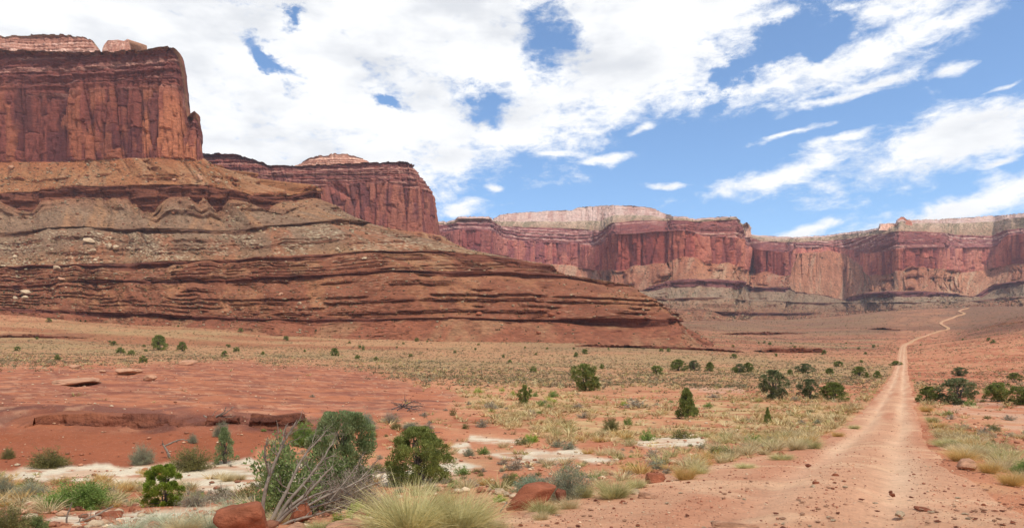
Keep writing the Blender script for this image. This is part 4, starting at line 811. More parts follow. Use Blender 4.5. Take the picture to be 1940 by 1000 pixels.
rgz('hero_ygrass', M_YGRASS, [110, 111], 2300, 0.0075, spread=0.70, base=0.20, droop=.36)
rgz('mid_straw', M_STRAW, [112, 113, 114], 130, 0.03, seg=2)
rgz('mid_gold', M_GOLD, [115, 116], 130, 0.03, seg=2)
rgz('mid_ygrass', M_YGRASS, [117, 118], 130, 0.03, seg=2)
RCOL = {'red': (172, 94, 68), 'dark': (150, 84, 66), 'pale': (214, 178, 152), 'pink': (206, 146, 120)}
ROCKS = {}
for cname, c in RCOL.items():
    ROCKS[cname] = []
    for s in range(4):
        V, P = rock_unit(200 + s + 10 * len(ROCKS), 11 + 2 * s); cc = np.tile(SL(*c), (len(V), 1)) * (1 + 0.25 * fbm(V[:, 0] * 4, V[:, 1] * 4, V[:, 2] * 9 + s, 3))[:, None]
        ROCKS[cname].append(mesh('rock', V, P, M_STONE, cc))
_vi = {}
def put(kind, name, x, y, z, w_, h_, label, cat, group=None, rz=None, depth=None):
    var = KIND[kind]; i = _vi.get(kind, 0); _vi[kind] = i + 1; parts = var[i % len(var)]
    rz = random.random() * 6.283 if rz is None else rz; sc_ = (w_, depth or w_, h_)
    if len(parts) == 1:
        o = link(name, parts[0][1], None, (x, y, z), rz, sc_)
    else:
        o = bpy.data.objects.new(name, None); COL.objects.link(o); o.location = (x, y, z); o.rotation_euler = (0, 0, rz); o.scale = sc_; o.empty_display_size = .3
        for pn, me in parts: link(pn, me, o)
    return tag(o, label, cat, group)
def at(kind, name, px, py, wpx, hpx, label, cat, group=None, dd=0.0, **k):
    x, y, z = hit(px, py); s = y / F
    return put(kind, name, x, y, z - 0.02 * hpx * s, wpx * s * 1.04, hpx * s * 1.03, label, cat, group, **k)
def stone(name, px, py, wpx, hpx, color, label, cat='rock', group=None, rot=None, var=None, asp=0.8):
    x, y, z = hit(px, py); s = y / F; var = random.randrange(4) if var is None else var
    o = link(name, ROCKS[color][var], None, (x, y, z), 0, (wpx * s, wpx * s * asp, hpx * s * 1.25))
    o.rotation_euler = rot or (0, 0, random.random() * 6.28)
    return tag(o, label, cat, group)
# ------------------------------------------------------------------ plants one by one (pixel of the root in the photograph, width, height)
J = 'juniper tree'
at('near_juniper', 'juniper', 796, 914, 106, 100, 'dense green juniper bush standing behind the big pale bunchgrass clump', 'juniper', rz=0.4)
at('near_grey_juniper', 'juniper', 652, 930, 118, 142, 'tall juniper with grey-green crown rising right behind the dead tree', 'juniper', rz=2.1)
at('near_bright_juniper', 'juniper', 312, 957, 64, 72, 'small bright yellow-green juniper in front of the white rock strip', 'juniper', rz=1.0)
at('near_cone_juniper', 'juniper', 426, 878, 50, 64, 'slender blue-green young juniper at the foot of the red bank beside olive bushes', 'juniper')
at('mid_juniper', 'juniper', 1109, 740, 45, 47, 'lone dark juniper on the open red flat left of the far bush row', 'juniper', rz=0.3)
at('mid_cone_juniper', 'juniper', 1301, 793, 44, 54, 'broad cone-shaped dark juniper in the yellow grass', 'juniper')
at('mid_cone_juniper', 'juniper', 1454, 803, 14, 30, 'narrow spire-shaped little juniper alone in the grass near the road', 'juniper')
at('mid_juniper', 'juniper', 994, 766, 24, 34, 'small upright juniper among lime green shrubs in mid field', 'juniper')
at('mid_grey_juniper', 'juniper', 1464, 757, 50, 52, 'large grey-green juniper left of the road, leftmost of the three beside it', 'juniper')
at('mid_grey_juniper', 'juniper', 1533, 755, 44, 34, 'sparse grey-green juniper between a tall and a round dark one left of the road', 'juniper')
at('mid_bush_juniper', 'juniper', 1578, 759, 50, 32, 'round dark green juniper nearest the road on its left', 'juniper')
at('mid_bush_juniper', 'juniper', 1760, 762, 40, 28, 'low dark juniper closest to the right edge of the road', 'juniper')
at('mid_grey_juniper', 'juniper', 1814, 766, 62, 46, 'wide half-bare dark juniper right of the road, largest on that side', 'juniper')
at('mid_juniper', 'juniper', 1892, 761, 40, 34, 'leaning dark juniper between the widest one and the right photo edge', 'juniper')
at('mid_juniper', 'juniper', 1930, 767, 38, 32, 'dark juniper cut by the right edge of the photo', 'juniper')
at('mid_bush_juniper', 'juniper', 301, 663, 32, 26, 'dark bushy juniper beyond the red dome, larger of a pair', 'juniper')
at('mid_bush_juniper', 'juniper', 345, 665, 16, 16, 'small dark juniper beyond the red dome, right one of a pair', 'juniper')
at('mid_bush_juniper', 'juniper', 635, 674, 16, 14, 'tiny dark juniper at the far edge of the red dome', 'juniper')
for px, py, w_, h_, kd, lab in [(1285, 702, 30, 20, 'mid_bush_juniper', 'wide dark juniper at the left end of the far bush row'), (1314, 702, 24, 18, 'mid_grey_juniper', 'grey-green juniper second from the left in the far bush row'), (1345, 703, 17, 16, 'mid_bush_juniper', 'small round juniper third from the left in the far bush row'),
        (1402, 706, 20, 16, 'mid_grey_juniper', 'pale juniper touching a darker one in the far bush row'), (1417, 706, 20, 18, 'mid_bush_juniper', 'dark round juniper touching a paler one in the far bush row'), (1525, 708, 34, 18, 'mid_grey_juniper', 'wide grey juniper with dead top behind the tall grey-green one'),
        (1571, 709, 18, 11, 'mid_bush_juniper', 'low flat juniper in the far row just right of the dead-topped one'), (1628, 712, 26, 17, 'mid_bush_juniper', 'spreading juniper of the far row with a small spire beside it'), (1662, 716, 16, 13, 'mid_bush_juniper', 'last juniper of the far row before the road'),
        (1642, 716, 8, 11, 'mid_cone_juniper', 'tiny spire juniper near the far left road edge'), (1818, 712, 28, 15, 'mid_grey_juniper', 'grey rounded juniper far right of the road behind the widest juniper'), (1922, 720, 24, 13, 'mid_bush_juniper', 'low dark juniper far off at the right photo edge'),
        (1697, 692, 22, 8, 'mid_bush_juniper', 'low dark bush where the road drops out of sight')]:
    at(kd, 'juniper', px, py, w_, h_, lab, 'juniper', 'junipers in the far row across the plain')
S_ = 'shrub'
at('near_olive', 'shrub', 95, 885, 72, 46, 'olive green shrub at the foot of the red bank, left of all white rock bushes', S_)
at('near_sage', 'shrub', 270, 879, 50, 46, 'rounded shrub with grey top on the edge of the white rock strip', S_)
at('near_olive', 'shrub', 364, 890, 84, 52, 'widest olive shrub on the edge of the white rock below the dead branch', S_)
at('near_sage', 'shrub', 420, 828, 36, 36, 'grey shrub growing on the red bank below the dead log', S_)
at('near_sage', 'shrub', 365, 839, 20, 22, 'small round grey shrub on the bare red bank', S_)
at('near_sage', 'shrub', 108, 800, 18, 16, 'grey shrub on the dark rock ledge of the red bank', S_)
at('near_olive', 'shrub', 16, 868, 28, 26, 'small dark shrub at the left photo edge below the red bank', S_)
at('near_green', 'shrub', 151, 964, 130, 66, 'big bright green leafy bush in the left foreground', S_, rz=0.5)
at('near_sage', 'shrub', 58, 945, 70, 38, 'low grey-green sagebrush left of the bright green bush', S_)
at('near_sage', 'shrub', 5, 940, 46, 50, 'grey sagebrush cut by the left photo edge', S_)
at('near_olive', 'shrub', 22, 1004, 90, 62, 'twiggy olive shrub in the bottom left corner', S_)
at('near_ash', 'shrub', 72, 1002, 46, 34, 'sparse leafy twigs beside the bottom left corner shrub', S_)
at('near_grey', 'shrub', 368, 958, 68, 36, 'dark grey twiggy shrub right of the small bright juniper', S_)
at('near_grey', 'shrub', 422, 944, 40, 34, 'dark grey leafless shrub on the right end of the white rock strip', S_)
at('near_ash', 'shrub', 540, 975, 165, 170, 'airy bright-leaved bush growing through the dead tree', S_, rz=1.2)
at('near_twig', 'shrub', 664, 968, 150, 104, 'leafless tangle of brown twigs right of the dead tree', S_, rz=0.7)
at('near_twig', 'shrub', 608, 972, 110, 62, 'low leafless tangle of twigs among the limbs of the dead tree', S_, rz=2.7)
at('near_ash', 'shrub', 628, 962, 130, 120, 'bright green leaves mixed into the lower crown of the tall grey-green juniper', S_, rz=3.2)
at('near_green', 'shrub', 575, 845, 56, 54, 'dark green bush on the bank behind the top of the dead tree', S_)
at('near_blue_sage', 'shrub', 694, 814, 32, 44, 'tall grey-blue shrub on the end of the red bank', S_)
at('near_grey', 'shrub', 700, 815, 36, 22, 'low grey shrub beneath the tall grey-blue one', S_)
at('near_lime', 'shrub', 706, 826, 16, 14, 'small yellow-green shrub below the grey shrubs on the bank end', S_)
at('near_lime', 'shrub', 676, 984, 56, 38, 'bright lime green shrub behind the small red boulder', S_)
at('near_lime', 'shrub', 640, 990, 26, 24, 'small lime green sprig beside the red boulder under the dead tree', S_)
at('near_sage', 'shrub', 1076, 946, 92, 84, 'large round grey-green sagebrush behind the leaning slab', S_)
at('near_blue_sage', 'shrub', 1006, 932, 80, 40, 'low blue-green sage spreading left of the large round sagebrush', S_)
at('near_olive', 'shrub', 966, 920, 32, 30, 'small dark olive shrub on the pale flat left of the blue-green sage', S_)
at('near_lime', 'shrub', 946, 950, 34, 16, 'low green sprig among white stones left of the leaning slab', S_)
at('mid_green', 'shrub', 1227, 834, 32, 24, 'dark green shrub left of the pale rock patch', S_)
at('mid_olive', 'shrub', 1292, 830, 46, 24, 'wide olive shrub at the back of the pale rock patch', S_)
at('mid_sage', 'shrub', 1328, 851, 24, 14, 'small grey shrub at the right end of the pale rock patch', S_)
at('near_olive', 'shrub', 1158, 817, 36, 36, 'spiky olive shrub standing alone in the middle field', S_)
at('mid_green', 'shrub', 1190, 805, 20, 18, 'round dark green shrub beside the spiky olive one', S_)
at('near_lime', 'shrub', 1008, 837, 34, 20, 'vivid yellow-green cushion shrub in the open middle field', S_)
at('mid_grey', 'shrub', 1205, 772, 56, 18, 'grey woody shrub with lime edges in mid field', S_)
at('mid_lime', 'shrub', 1182, 768, 16, 12, 'lime green shrub touching the grey woody one', S_)
at('mid_green', 'shrub', 1341, 771, 20, 11, 'low green shrub right of the broad cone juniper', S_)
at('mid_grey', 'shrub', 1106, 792, 28, 14, 'grey mounded shrub in the middle field, lower of two', S_)
at('mid_grey', 'shrub', 1094, 773, 26, 10, 'flat grey shrub in the middle field, upper of two', S_)
at('mid_green', 'shrub', 1049, 752, 24, 15, 'dark green shrub at the right end of the lime green patch', S_)
at('mid_green', 'shrub', 1014, 751, 12, 13, 'small dark shrub behind the small upright juniper', S_)
at('mid_green', 'shrub', 1024, 770, 18, 15, 'blue-green little shrub right of the small upright juniper', S_)
at('mid_lime', 'shrub', 1042, 763, 28, 13, 'wide lime green shrub in front of the dark ones', S_)
at('mid_lime', 'shrub', 905, 744, 22, 12, 'lime green shrub at the left end of the bright patch', S_)
at('mid_lime', 'shrub', 951, 741, 13, 9, 'yellow lime shrub alone behind the bright patch', S_)
at('mid_lime', 'shrub', 972, 749, 12, 14, 'upright lime shrub left of the small upright juniper', S_)
at('mid_grey', 'shrub', 930, 774, 34, 17, 'domed grey shrub with pale top in front of the bright patch', S_)
at('mid_olive', 'shrub', 858, 787, 14, 17, 'upright olive shrub alone on red soil', S_)
at('mid_olive', 'shrub', 882, 812, 17, 14, 'round olive shrub, left one of two side by side', S_)
at('mid_grey', 'shrub', 913, 809, 28, 18, 'brown-grey shrub, right one of two side by side', S_)
at('near_grey', 'shrub', 740, 800, 44, 24, 'brown-grey shrub with green side below the pile of dead branches', S_)
at('near_olive', 'shrub', 750, 812, 24, 16, 'dark olive shrub in front of the brown-grey one', S_)
at('near_sage', 'shrub', 778, 811, 40, 14, 'pale grey-green low shrub mat right of the dark olive shrub', S_)
at('near_grey', 'shrub', 811, 815, 26, 18, 'brown shrub with a fallen log beneath it', S_)
at('near_sage', 'shrub', 888, 864, 24, 20, 'thin grey shrub on the pale flat right of the dense juniper', S_)
at('mid_grey', 'shrub', 803, 788, 20, 10, 'small grey shrub just right of the pile of dead branches', S_)
at('near_green', 'shrub', 1938, 900, 42, 34, 'dark green bush cut by the right photo edge in the foreground', S_)
at('mid_green', 'shrub', 1837, 769, 22, 16, 'bright green shrub in front of the widest juniper', S_)
at('mid_grey', 'shrub', 1829, 812, 20, 10, 'grey flat shrub on red soil right of the road', S_)
at('mid_green', 'shrub', 1850, 838, 18, 14, 'dark green shrub behind the golden grass right of the road', S_)
at('mid_grey', 'shrub', 1911, 796, 28, 13, 'grey-green shrub on the pink rock at right', S_)
at('mid_grey', 'shrub', 1914, 826, 24, 9, 'flat grey shrub near the right photo edge', S_)
at('mid_grey', 'shrub', 1880, 829, 22, 9, 'flat dark grey shrub left of the one at the right edge', S_)
at('mid_grey', 'shrub', 1506, 759, 20, 10, 'flat grey shrub right of the large grey-green juniper', S_)
at('mid_grey', 'shrub', 1446, 846, 15, 9, 'dark little shrub on pink soil left of the road', S_)
at('mid_lime', 'shrub', 1438, 761, 16, 8, 'lime shrub at the foot of the large grey-green juniper', S_)
at('mid_lime', 'shrub', 1775, 826, 12, 10, 'lime shrub standing behind grass at the right road edge', S_)
at('mid_grey', 'shrub', 1352, 753, 30, 8, 'long flat grey shrub on bare soil behind the broad cone juniper', S_)
at('mid_grey', 'shrub', 592, 752, 13, 7, 'single small shrub on top of the bare red dome', S_)
# grass
at('hero_ygrass', 'bunchgrass', 775, 1008, 170, 152, 'huge pale yellow-green bunchgrass clump in the foreground centre, taller half', 'bunchgrass', rz=0.2)
at('hero_ygrass', 'bunchgrass', 868, 1006, 140, 132, 'huge straw-coloured bunchgrass clump in the foreground centre, right half', 'bunchgrass', rz=2.0)
at('near_ygrass', 'bunchgrass', 1028, 976, 62, 46, 'yellow bunchgrass clump leaning over the end of the red slab', 'bunchgrass')
at('near_straw', 'bunchgrass', 1024, 988, 34, 30, 'thin green-yellow tuft at the front of the red slab', 'bunchgrass')
at('near_straw', 'bunchgrass', 1078, 966, 42, 40, 'dry straw tuft in front of the large sagebrush', 'bunchgrass')
at('near_ygrass', 'bunchgrass', 1108, 945, 36, 48, 'upright yellow-green tuft at the right side of the large sagebrush', 'bunchgrass')
at('near_ygrass', 'bunchgrass', 1163, 946, 74, 58, 'bright yellow-green bunchgrass clump beside flat stones', 'bunchgrass')
at('near_ygrass', 'bunchgrass', 1205, 926, 42, 36, 'smaller yellow tuft behind the bright one at the flat stones', 'bunchgrass')
at('near_gold', 'bunchgrass', 1298, 910, 46, 46, 'golden orange bunchgrass clump at the left edge of the road', 'bunchgrass')
at('near_ygrass', 'bunchgrass', 1324, 899, 38, 30, 'green tuft touching the golden orange clump', 'bunchgrass')
at('near_straw', 'bunchgrass', 1509, 853, 40, 34, 'pale straw tuft left of the road with green tufts beside it', 'bunchgrass')
at('near_ygrass', 'bunchgrass', 1536, 851, 44, 32, 'green-yellow tuft left of the road right of the pale straw one', 'bunchgrass')
at('near_gold', 'bunchgrass', 1587, 828, 24, 18, 'small golden tuft alone at the left road edge', 'bunchgrass')
at('near_ygrass', 'bunchgrass', 1618, 813, 22, 14, 'little green tuft on the left road edge beyond the golden one', 'bunchgrass')
at('near_ygrass', 'bunchgrass', 1480, 872, 48, 22, 'low green grass mat on the left road shoulder', 'bunchgrass')
at('near_ygrass', 'bunchgrass', 1412, 888, 40, 18, 'low yellow grass mat on the left road shoulder nearest the viewer', 'bunchgrass')
at('near_ygrass', 'bunchgrass', 1790, 846, 50, 26, 'yellow-green clump at the right road edge', 'bunchgrass')
at('near_gold', 'bunchgrass', 1822, 874, 58, 40, 'broad golden clump behind the red boulder at right', 'bunchgrass')
at('near_straw', 'bunchgrass', 1845, 866, 56, 40, 'broad straw clump behind the golden one at right', 'bunchgrass')
at('near_gold', 'bunchgrass', 1874, 896, 42, 38, 'golden clump just right of the red boulder', 'bunchgrass')
at('near_straw', 'bunchgrass', 1893, 893, 46, 34, 'straw clump between the golden clumps at right', 'bunchgrass')
at('near_gold', 'bunchgrass', 1917, 920, 52, 44, 'golden clump nearest the viewer at the right road edge', 'bunchgrass')
at('near_straw', 'bunchgrass', 1945, 916, 46, 40, 'straw clump cut by the right photo edge', 'bunchgrass')
at('near_gold', 'bunchgrass', 1790, 826, 36, 22, 'golden tuft behind the yellow-green clump at the right road edge', 'bunchgrass')
at('near_ygrass', 'bunchgrass', 1765, 800, 24, 20, 'green tuft on the right road edge farther off', 'bunchgrass')
at('near_gold', 'bunchgrass', 1755, 780, 26, 20, 'golden tuft on the right road edge farther off', 'bunchgrass')
for i, (px, py, w_, h_, lab) in enumerate([(245, 1008, 90, 54, 'grey-green wispy grass clump right of the white rock in the left foreground'), (330, 1006, 110, 60, 'grey-green wispy grass clump below the small bright juniper'), (392, 1004, 100, 66, 'dense grey-green grass clump left of the red boulder'),
        (440, 968, 60, 46, 'grey-green grass clump behind the red boulder'), (300, 990, 70, 36, 'thin grey-green grass in front of the small bright juniper')]):
    at('near_ggrass', 'bunchgrass', px, py, w_, h_, lab, 'bunchgrass')
at('near_straw', 'bunchgrass', 350, 1010, 70, 50, 'orange-straw grass in the bottom left foreground among grey-green grass', 'bunchgrass')
at('near_straw', 'bunchgrass', 432, 911, 34, 24, 'dry pale tuft on the white rock strip, left one of two', 'bunchgrass')
at('near_straw', 'bunchgrass', 456, 909, 22, 18, 'dry pale tuft on the white rock strip, right one of two', 'bunchgrass')
at('near_straw', 'bunchgrass', 530, 990, 50, 36, 'dry tuft at the foot of the dead tree', 'bunchgrass')
at('near_ygrass', 'bunchgrass', 605, 1004, 50, 30, 'short yellow grass in front of the dead tree boulder', 'bunchgrass')
at('near_ygrass', 'bunchgrass', 720, 1010, 44, 40, 'short green grass at the left foot of the huge clump', 'bunchgrass')
at('near_straw', 'bunchgrass', 940, 1006, 50, 34, 'short straw grass at the right foot of the huge clump', 'bunchgrass')
# rocks
def bld(px, py, w_, h_, c, lab, cat='boulder', rot=None, var=None, asp=.8): return stone('boulder' if cat == 'boulder' else 'rock', px, py, w_, h_, c, lab, cat, None, rot, var, asp)
bld(457, 1012, 98, 58, 'red', 'big rounded red-brown boulder at the bottom edge left of the dead tree', rot=(0, 0, 0.4), var=1)
bld(570, 990, 50, 42, 'red', 'angular red-brown boulder at the foot of the dead tree', rot=(0, 0, 1.2), var=0)
bld(680, 988, 34, 24, 'dark', 'small dark red boulder left of the huge grass clump', rot=(0, 0, 2.2), var=2)
bld(562, 1004, 46, 12, 'pink', 'flat pink stone in front of the dead tree', 'rock'); bld(660, 1004, 90, 16, 'pink', 'long flat pinkish stone left of the huge grass clump', 'rock')
o = bld(1008, 962, 118, 46, 'red', 'large red slab of rock leaning on the slope below the sagebrush', rot=(0.05, -0.40, -0.1), var=3, asp=.6)
bld(1063, 952, 22, 26, 'dark', 'dark red chunk of rock at the upper end of the leaning slab', 'rock', var=0)
bld(1242, 916, 40, 19, 'red', 'red angular rock on the road shoulder behind flat pale stones', 'rock', var=1)
bld(1228, 945, 38, 14, 'pink', 'flat pale pink stone beside the bright yellow-green grass', 'rock', var=2); bld(1202, 938, 20, 12, 'pale', 'small pale stone wedged beside the flat pink one', 'rock', var=0)
bld(1179, 956, 16, 8, 'red', 'small square red stone on the soil below the yellow-green grass', 'rock')
bld(1006, 982, 40, 10, 'pink', 'flat grey-pink stone below the leaning slab', 'rock')
bld(1835, 890, 44, 20, 'pink', 'red and pink boulder in front of the golden grass at the right road edge', var=1, rot=(0, -.2, .3))
for px, py, w_, h_, lab in [(934, 930, 22, 12, 'white stone, leftmost of the pale stones left of the leaning slab'), (949, 936, 24, 12, 'white stone, largest of the pale stones left of the leaning slab'), (960, 940, 14, 9, 'white stone, nearest of the pale stones left of the leaning slab')]: bld(px, py, w_, h_, 'pale', lab, 'rock')
bld(1480, 862, 18, 8, 'red', 'red stone in the grass of the left road shoulder', 'rock')
bld(1393, 1002, 95, 16, 'pink', 'long pale slab of rock breaking through the road at the bottom edge', 'rock', rot=(0, 0.06, 0.1), asp=.35)
bld(1705, 978, 34, 9, 'pale', 'pale flat stone set in the road surface in the foreground', 'rock', asp=.5); bld(1748, 968, 50, 7, 'red', 'red rock edge in the road surface near the pale stone', 'rock', asp=.4)
bld(1540, 925, 12, 7, 'pale', 'grey-white stone on the left half of the road', 'rock'); bld(1546, 918, 14, 7, 'red', 'red stone behind the grey-white one on the road', 'rock')
bld(1690, 939, 11, 6, 'red', 'red pebble stone in the middle of the road, nearer of a pair', 'rock'); bld(1687, 934, 9, 6, 'dark', 'dark stone in the middle of the road, farther of a pair', 'rock')
bld(1582, 903, 16, 7, 'red', 'reddish flat stone left of the road tracks', 'rock'); bld(1531, 884, 12, 6, 'dark', 'dark red stone at the left edge of the road', 'rock'); bld(1863, 960, 11, 7, 'red', 'dark stone on the right half of the road', 'rock')
for px, py, w_, h_, lab in [(142, 729, 86, 13, 'long broken pale slab on the red dome, largest one'), (240, 709, 44, 11, 'pale slab on the red dome right of the largest one, upper'), (285, 721, 24, 10, 'blocky pale stone on the red dome'), (355, 691, 34, 9, 'pale slab at the upper edge of the red dome'), (142, 697, 24, 6, 'thin pale slab at the upper left of the red dome'), (262, 706, 22, 8, 'pale stone touching the upper slab on the red dome'), (195, 706, 14, 5, 'small pale stone on the red dome left of the upper slab')]:
    bld(px, py, w_, h_, 'pink', lab, 'rock', asp=.9)
bld(250, 968, 14, 8, 'red', 'small red stone on the pale ledge below the bright green bush, right one', 'rock'); bld(116, 969, 18, 10, 'red', 'red stone below the bright green bush, larger one', 'rock'); bld(82, 963, 14, 7, 'red', 'red stone left of the larger one below the bright green bush', 'rock')
bld(215, 980, 40, 12, 'red', 'flat red rock beside the twisted dead branch in the left foreground', 'rock')

# dead wood: limbs given as points (pixel, distance offset) on their own depth
def wood(name, px, py, limbs, r0, mat, label, cat, twigs=0, seed=5, part='limb', lift=0.0):
    x, y, z = hit(px, py); s = y / F; rg = R_(seed)
    root = bpy.data.objects.new(name, None); COL.objects.link(root); root.location = (x, y, z + lift); root.empty_display_size = .2
    for lim in limbs:
        a = np.array(lim, float); P = np.stack([(a[:, 0] - px) * s, a[:, 2] if a.shape[1] > 2 else 0 * a[:, 0], (py - a[:, 1]) * s], 1)
        rr = a[:, 3] * s * .5 if a.shape[1] > 3 else r0 * s * np.linspace(1, .35, len(P))
        k = np.linspace(0, len(P) - 1, len(P) * 4); P = np.stack([np.interp(k, np.arange(len(P)), P[:, i]) for i in range(3)], 1); P = blur(P, 2, 0); P += 0.8 * s * rg.normal(size=P.shape) * np.linspace(0, 1, len(P))[:, None]
        rr = np.interp(k, np.arange(len(rr)), rr); tw = [(P, rr)]; L = np.linalg.norm(P[-1] - P[0])
        for j in range(twigs):
            i = rg.integers(len(P) // 4, len(P)); d = unit(P[min(i + 1, len(P) - 1)] - P[i - 1]); grow(P[i], d + .8 * rg.normal(size=3), L * (.08 + .20 * rg.random()), rr[i] * .5, 1, rg, tw, 3, .35)
        V, Q = tubes(tw, 6); link(part, mesh(name + '_' + part, V, Q, mat, smooth=True), root)
    return tag(root, label, cat)
wood('dead_tree', 512, 992, [
    [(500, 990, 0, 8), (497, 962, 0, 8), (503, 925, 0, 7), (511, 895, .05, 6), (520, 868, .1, 5), (532, 838, .15, 4), (545, 815, .2, 3), (553, 796, .25, 1.5)],
    [(510, 900, .02, 4.5), (506, 872, -.05, 4), (505, 850, -.08, 3), (513, 824, -.1, 1.5)],
    [(535, 835, .15, 3), (534, 826, .1, 2.4), (540, 812, .05, 1.5), (537, 806, .05, .8)],
    [(508, 992, .1, 9), (520, 962, .2, 8), (536, 925, .3, 6), (548, 890, .4, 5), (562, 865, .5, 4), (580, 845, .6, 3), (596, 822, .7, 1.5)],
    [(514, 994, .15, 8), (532, 958, .3, 7), (556, 930, .4, 6), (578, 900, .5, 5), (591, 882, .6, 4), (597, 862, .7, 3), (608, 842, .8, 1.5)],
    [(518, 996, 0, 8), (548, 960, 0, 7), (575, 940, .1, 6), (600, 914, .15, 5), (625, 885, .2, 2)],
    [(520, 998, -.1, 7), (556, 962, -.1, 6), (590, 938, -.1, 5), (632, 923, -.1, 2.5), (650, 922, -.1, 1.5)],
    [(525, 1000, -.1, 7), (560, 980, -.15, 6), (600, 972, -.1, 5), (640, 962, 0, 3), (668, 950, .1, 2)],
    [(540, 985, .3, 6), (590, 958, .6, 5), (640, 940, .8, 4), (690, 915, 1.0, 2)],
    [(560, 980, .5, 5), (620, 968, .8, 5), (670, 948, 1.1, 3), (705, 940, 1.2, 1.5)],
    [(600, 970, .6, 4), (630, 930, .8, 3), (650, 900, .9, 2), (660, 878, 1.0, 1)],
    [(620, 968, .8, 4), (660, 925, 1., 3), (690, 890, 1.1, 1.5)]], 8, M_WOOD, 'bare grey dead tree with many twisted limbs in the foreground', 'dead tree', 13, 5)
wood('dead_branch_pile', 768, 779, [[(740, 776, 0, 2.5), (760, 768, .3, 2.4), (785, 772, .5, 1.5)], [(750, 779, .2, 2.5), (768, 764, .4, 2.2), (764, 753, .4, 1)], [(755, 776, .6, 2.5), (780, 760, .6, 2), (798, 766, .4, 1)], [(742, 766, .5, 2), (770, 772, .2, 2.2), (796, 777, 0, 1.2)], [(770, 779, 0, 2.5), (785, 768, .3, 2), (800, 770, .5, 1)], [(738, 762, .3, 1.2), (756, 766, .4, 2), (775, 776, .5, 2)]], 2, M_DWOOD, 'pile of dark dead branches on the end of the red dome', 'dead branches', 9, 6, 'branch')
wood('fallen_log', 412, 806, [[(385, 797, 0, 2.5), (392, 802, 0, 3.5), (405, 801, .1, 4), (420, 798, .2, 3), (431, 788, .3, 1.5), (439, 780, .4, .8)], [(408, 800, .1, 3), (424, 792, .1, 2), (428, 779, .1, .8)], [(405, 803, .3, 2), (425, 802, .3, 1.6), (446, 800, .2, .8)]], 3, M_WOOD, 'dark fallen log with bare branches on the ledge of the red bank', 'dead log', 4, 7, 'branch', lift=.3)
wood('dead_branch', 322, 868, [[(322, 868, 0, 5), (316, 853, 0, 4.5), (310, 843, 0, 3), (308, 840, 0, 2)], [(312, 845, 0, 3.5), (326, 838, .1, 3.5), (338, 833, .2, 2.5), (352, 836, .3, 1.2)]], 4, M_WOOD, 'forked pale dead branch lying on the red bank', 'dead branch', 3, 8, 'branch')
wood('dead_branch', 127, 990, [[(126, 994, 0, 3.5), (127, 975, 0, 3), (130, 962, .05, 2.4), (133, 952, .05, 1)]], 3, M_WOOD, 'upright dead stick in the left foreground', 'dead branch', 2, 9, 'branch')
wood('dead_branch', 170, 990, [[(140, 992, 0, 2.5), (158, 985, .1, 3), (176, 978, .2, 3.5), (192, 966, .3, 3)], [(150, 988, 0, 2), (155, 974, 0, 1.6), (163, 975, .05, 1)], [(130, 996, 0, 2), (150, 997, 0, 2.4), (180, 990, .1, 2), (210, 985, .1, 1)]], 3, M_WOOD, 'low twisted dead branches lying in front of the bright green bush', 'dead branch', 4, 10, 'branch')
wood('fallen_log', 815, 822, [[(795, 818, 0, 2), (812, 820, 0, 2.4), (834, 819, .2, 1.4)]], 2, M_DWOOD, 'dark log lying under the brown shrub in mid field', 'dead log', 3, 11, 'branch')
wood('dead_branch', 950, 970, [[(945, 974, 0, 2), (952, 962, 0, 3), (962, 950, .05, 3.2)]], 3, M_WOOD, 'short pale dead stick at the lower end of the leaning slab', 'dead branch', 0, 12, 'branch')
#SCATTER
# ------------------------------------------------------------------ plants and stones past counting by hand: the largest stay single objects, the rest is ground cover
def field(n, d0, d1, seed, px0=-260, px1=2420):
    rg = R_(seed); px = px0 + (px1 - px0) * rg.random(n)
    d = np.exp(math.log(d0) + (math.log(d1) - math.log(d0)) * rg.random(n)); x = (px - CX) / F * d
    return x, d, ground(x, d), rg
def off_road(x, d, m=0.0): return np.abs(x - road_x(d)) > (2.5 + 2.2 * (1 - sst(8, 26, d)) + m)
def road_far(x, d):
    px, py = CX + F * x / d, 0; return (d < 590) | (np.abs(px - np.interp(d, [590, 700, 820, 900, 980, 1050, 1150, 1220, 1310], [1712, 1736, 1770, 1796, 1782, 1794, 1826, 1816, 1835])) > 9)
def merge(unitV, polys, x, y, z, sw, sh, rg, col, tilt=0.0):
    """copies of one small mesh in one object"""
    n = len(x); a = rg.random(n) * 6.283; c, s = np.cos(a), np.sin(a); U = unitV[None]
    X = (U[..., 0] * c[:, None] - U[..., 1] * s[:, None]) * sw[:, None] + x[:, None]; Y = (U[..., 0] * s[:, None] + U[..., 1] * c[:, None]) * sw[:, None] + y[:, None]; Z = U[..., 2] * sh[:, None] + z[:, None]
    V = np.stack([X, Y, Z], -1).reshape(-1, 3); m = len(unitV)
    P = [(p[None] + (np.arange(n) * m)[:, None, None]).reshape(-1, p.shape[1]) for p in polys]
    return V, P, np.repeat(col, m, 0)
def pick(cols, n, rg, jit=0.2):
    c = np.array([SL(*k) for k in cols])[rg.integers(0, len(cols), n)]; return c * (1 + jit * (rg.random((n, 1)) * 2 - 1))
STRAWS = [(216, 184, 134), (206, 170, 122), (224, 198, 154), (186, 166, 108), (200, 162, 116), (180, 148, 110)]
TWIGS = [(140, 120, 96), (154, 132, 108), (122, 114, 82), (154, 144, 116), (138, 110, 90), (106, 104, 68)]
covers = []
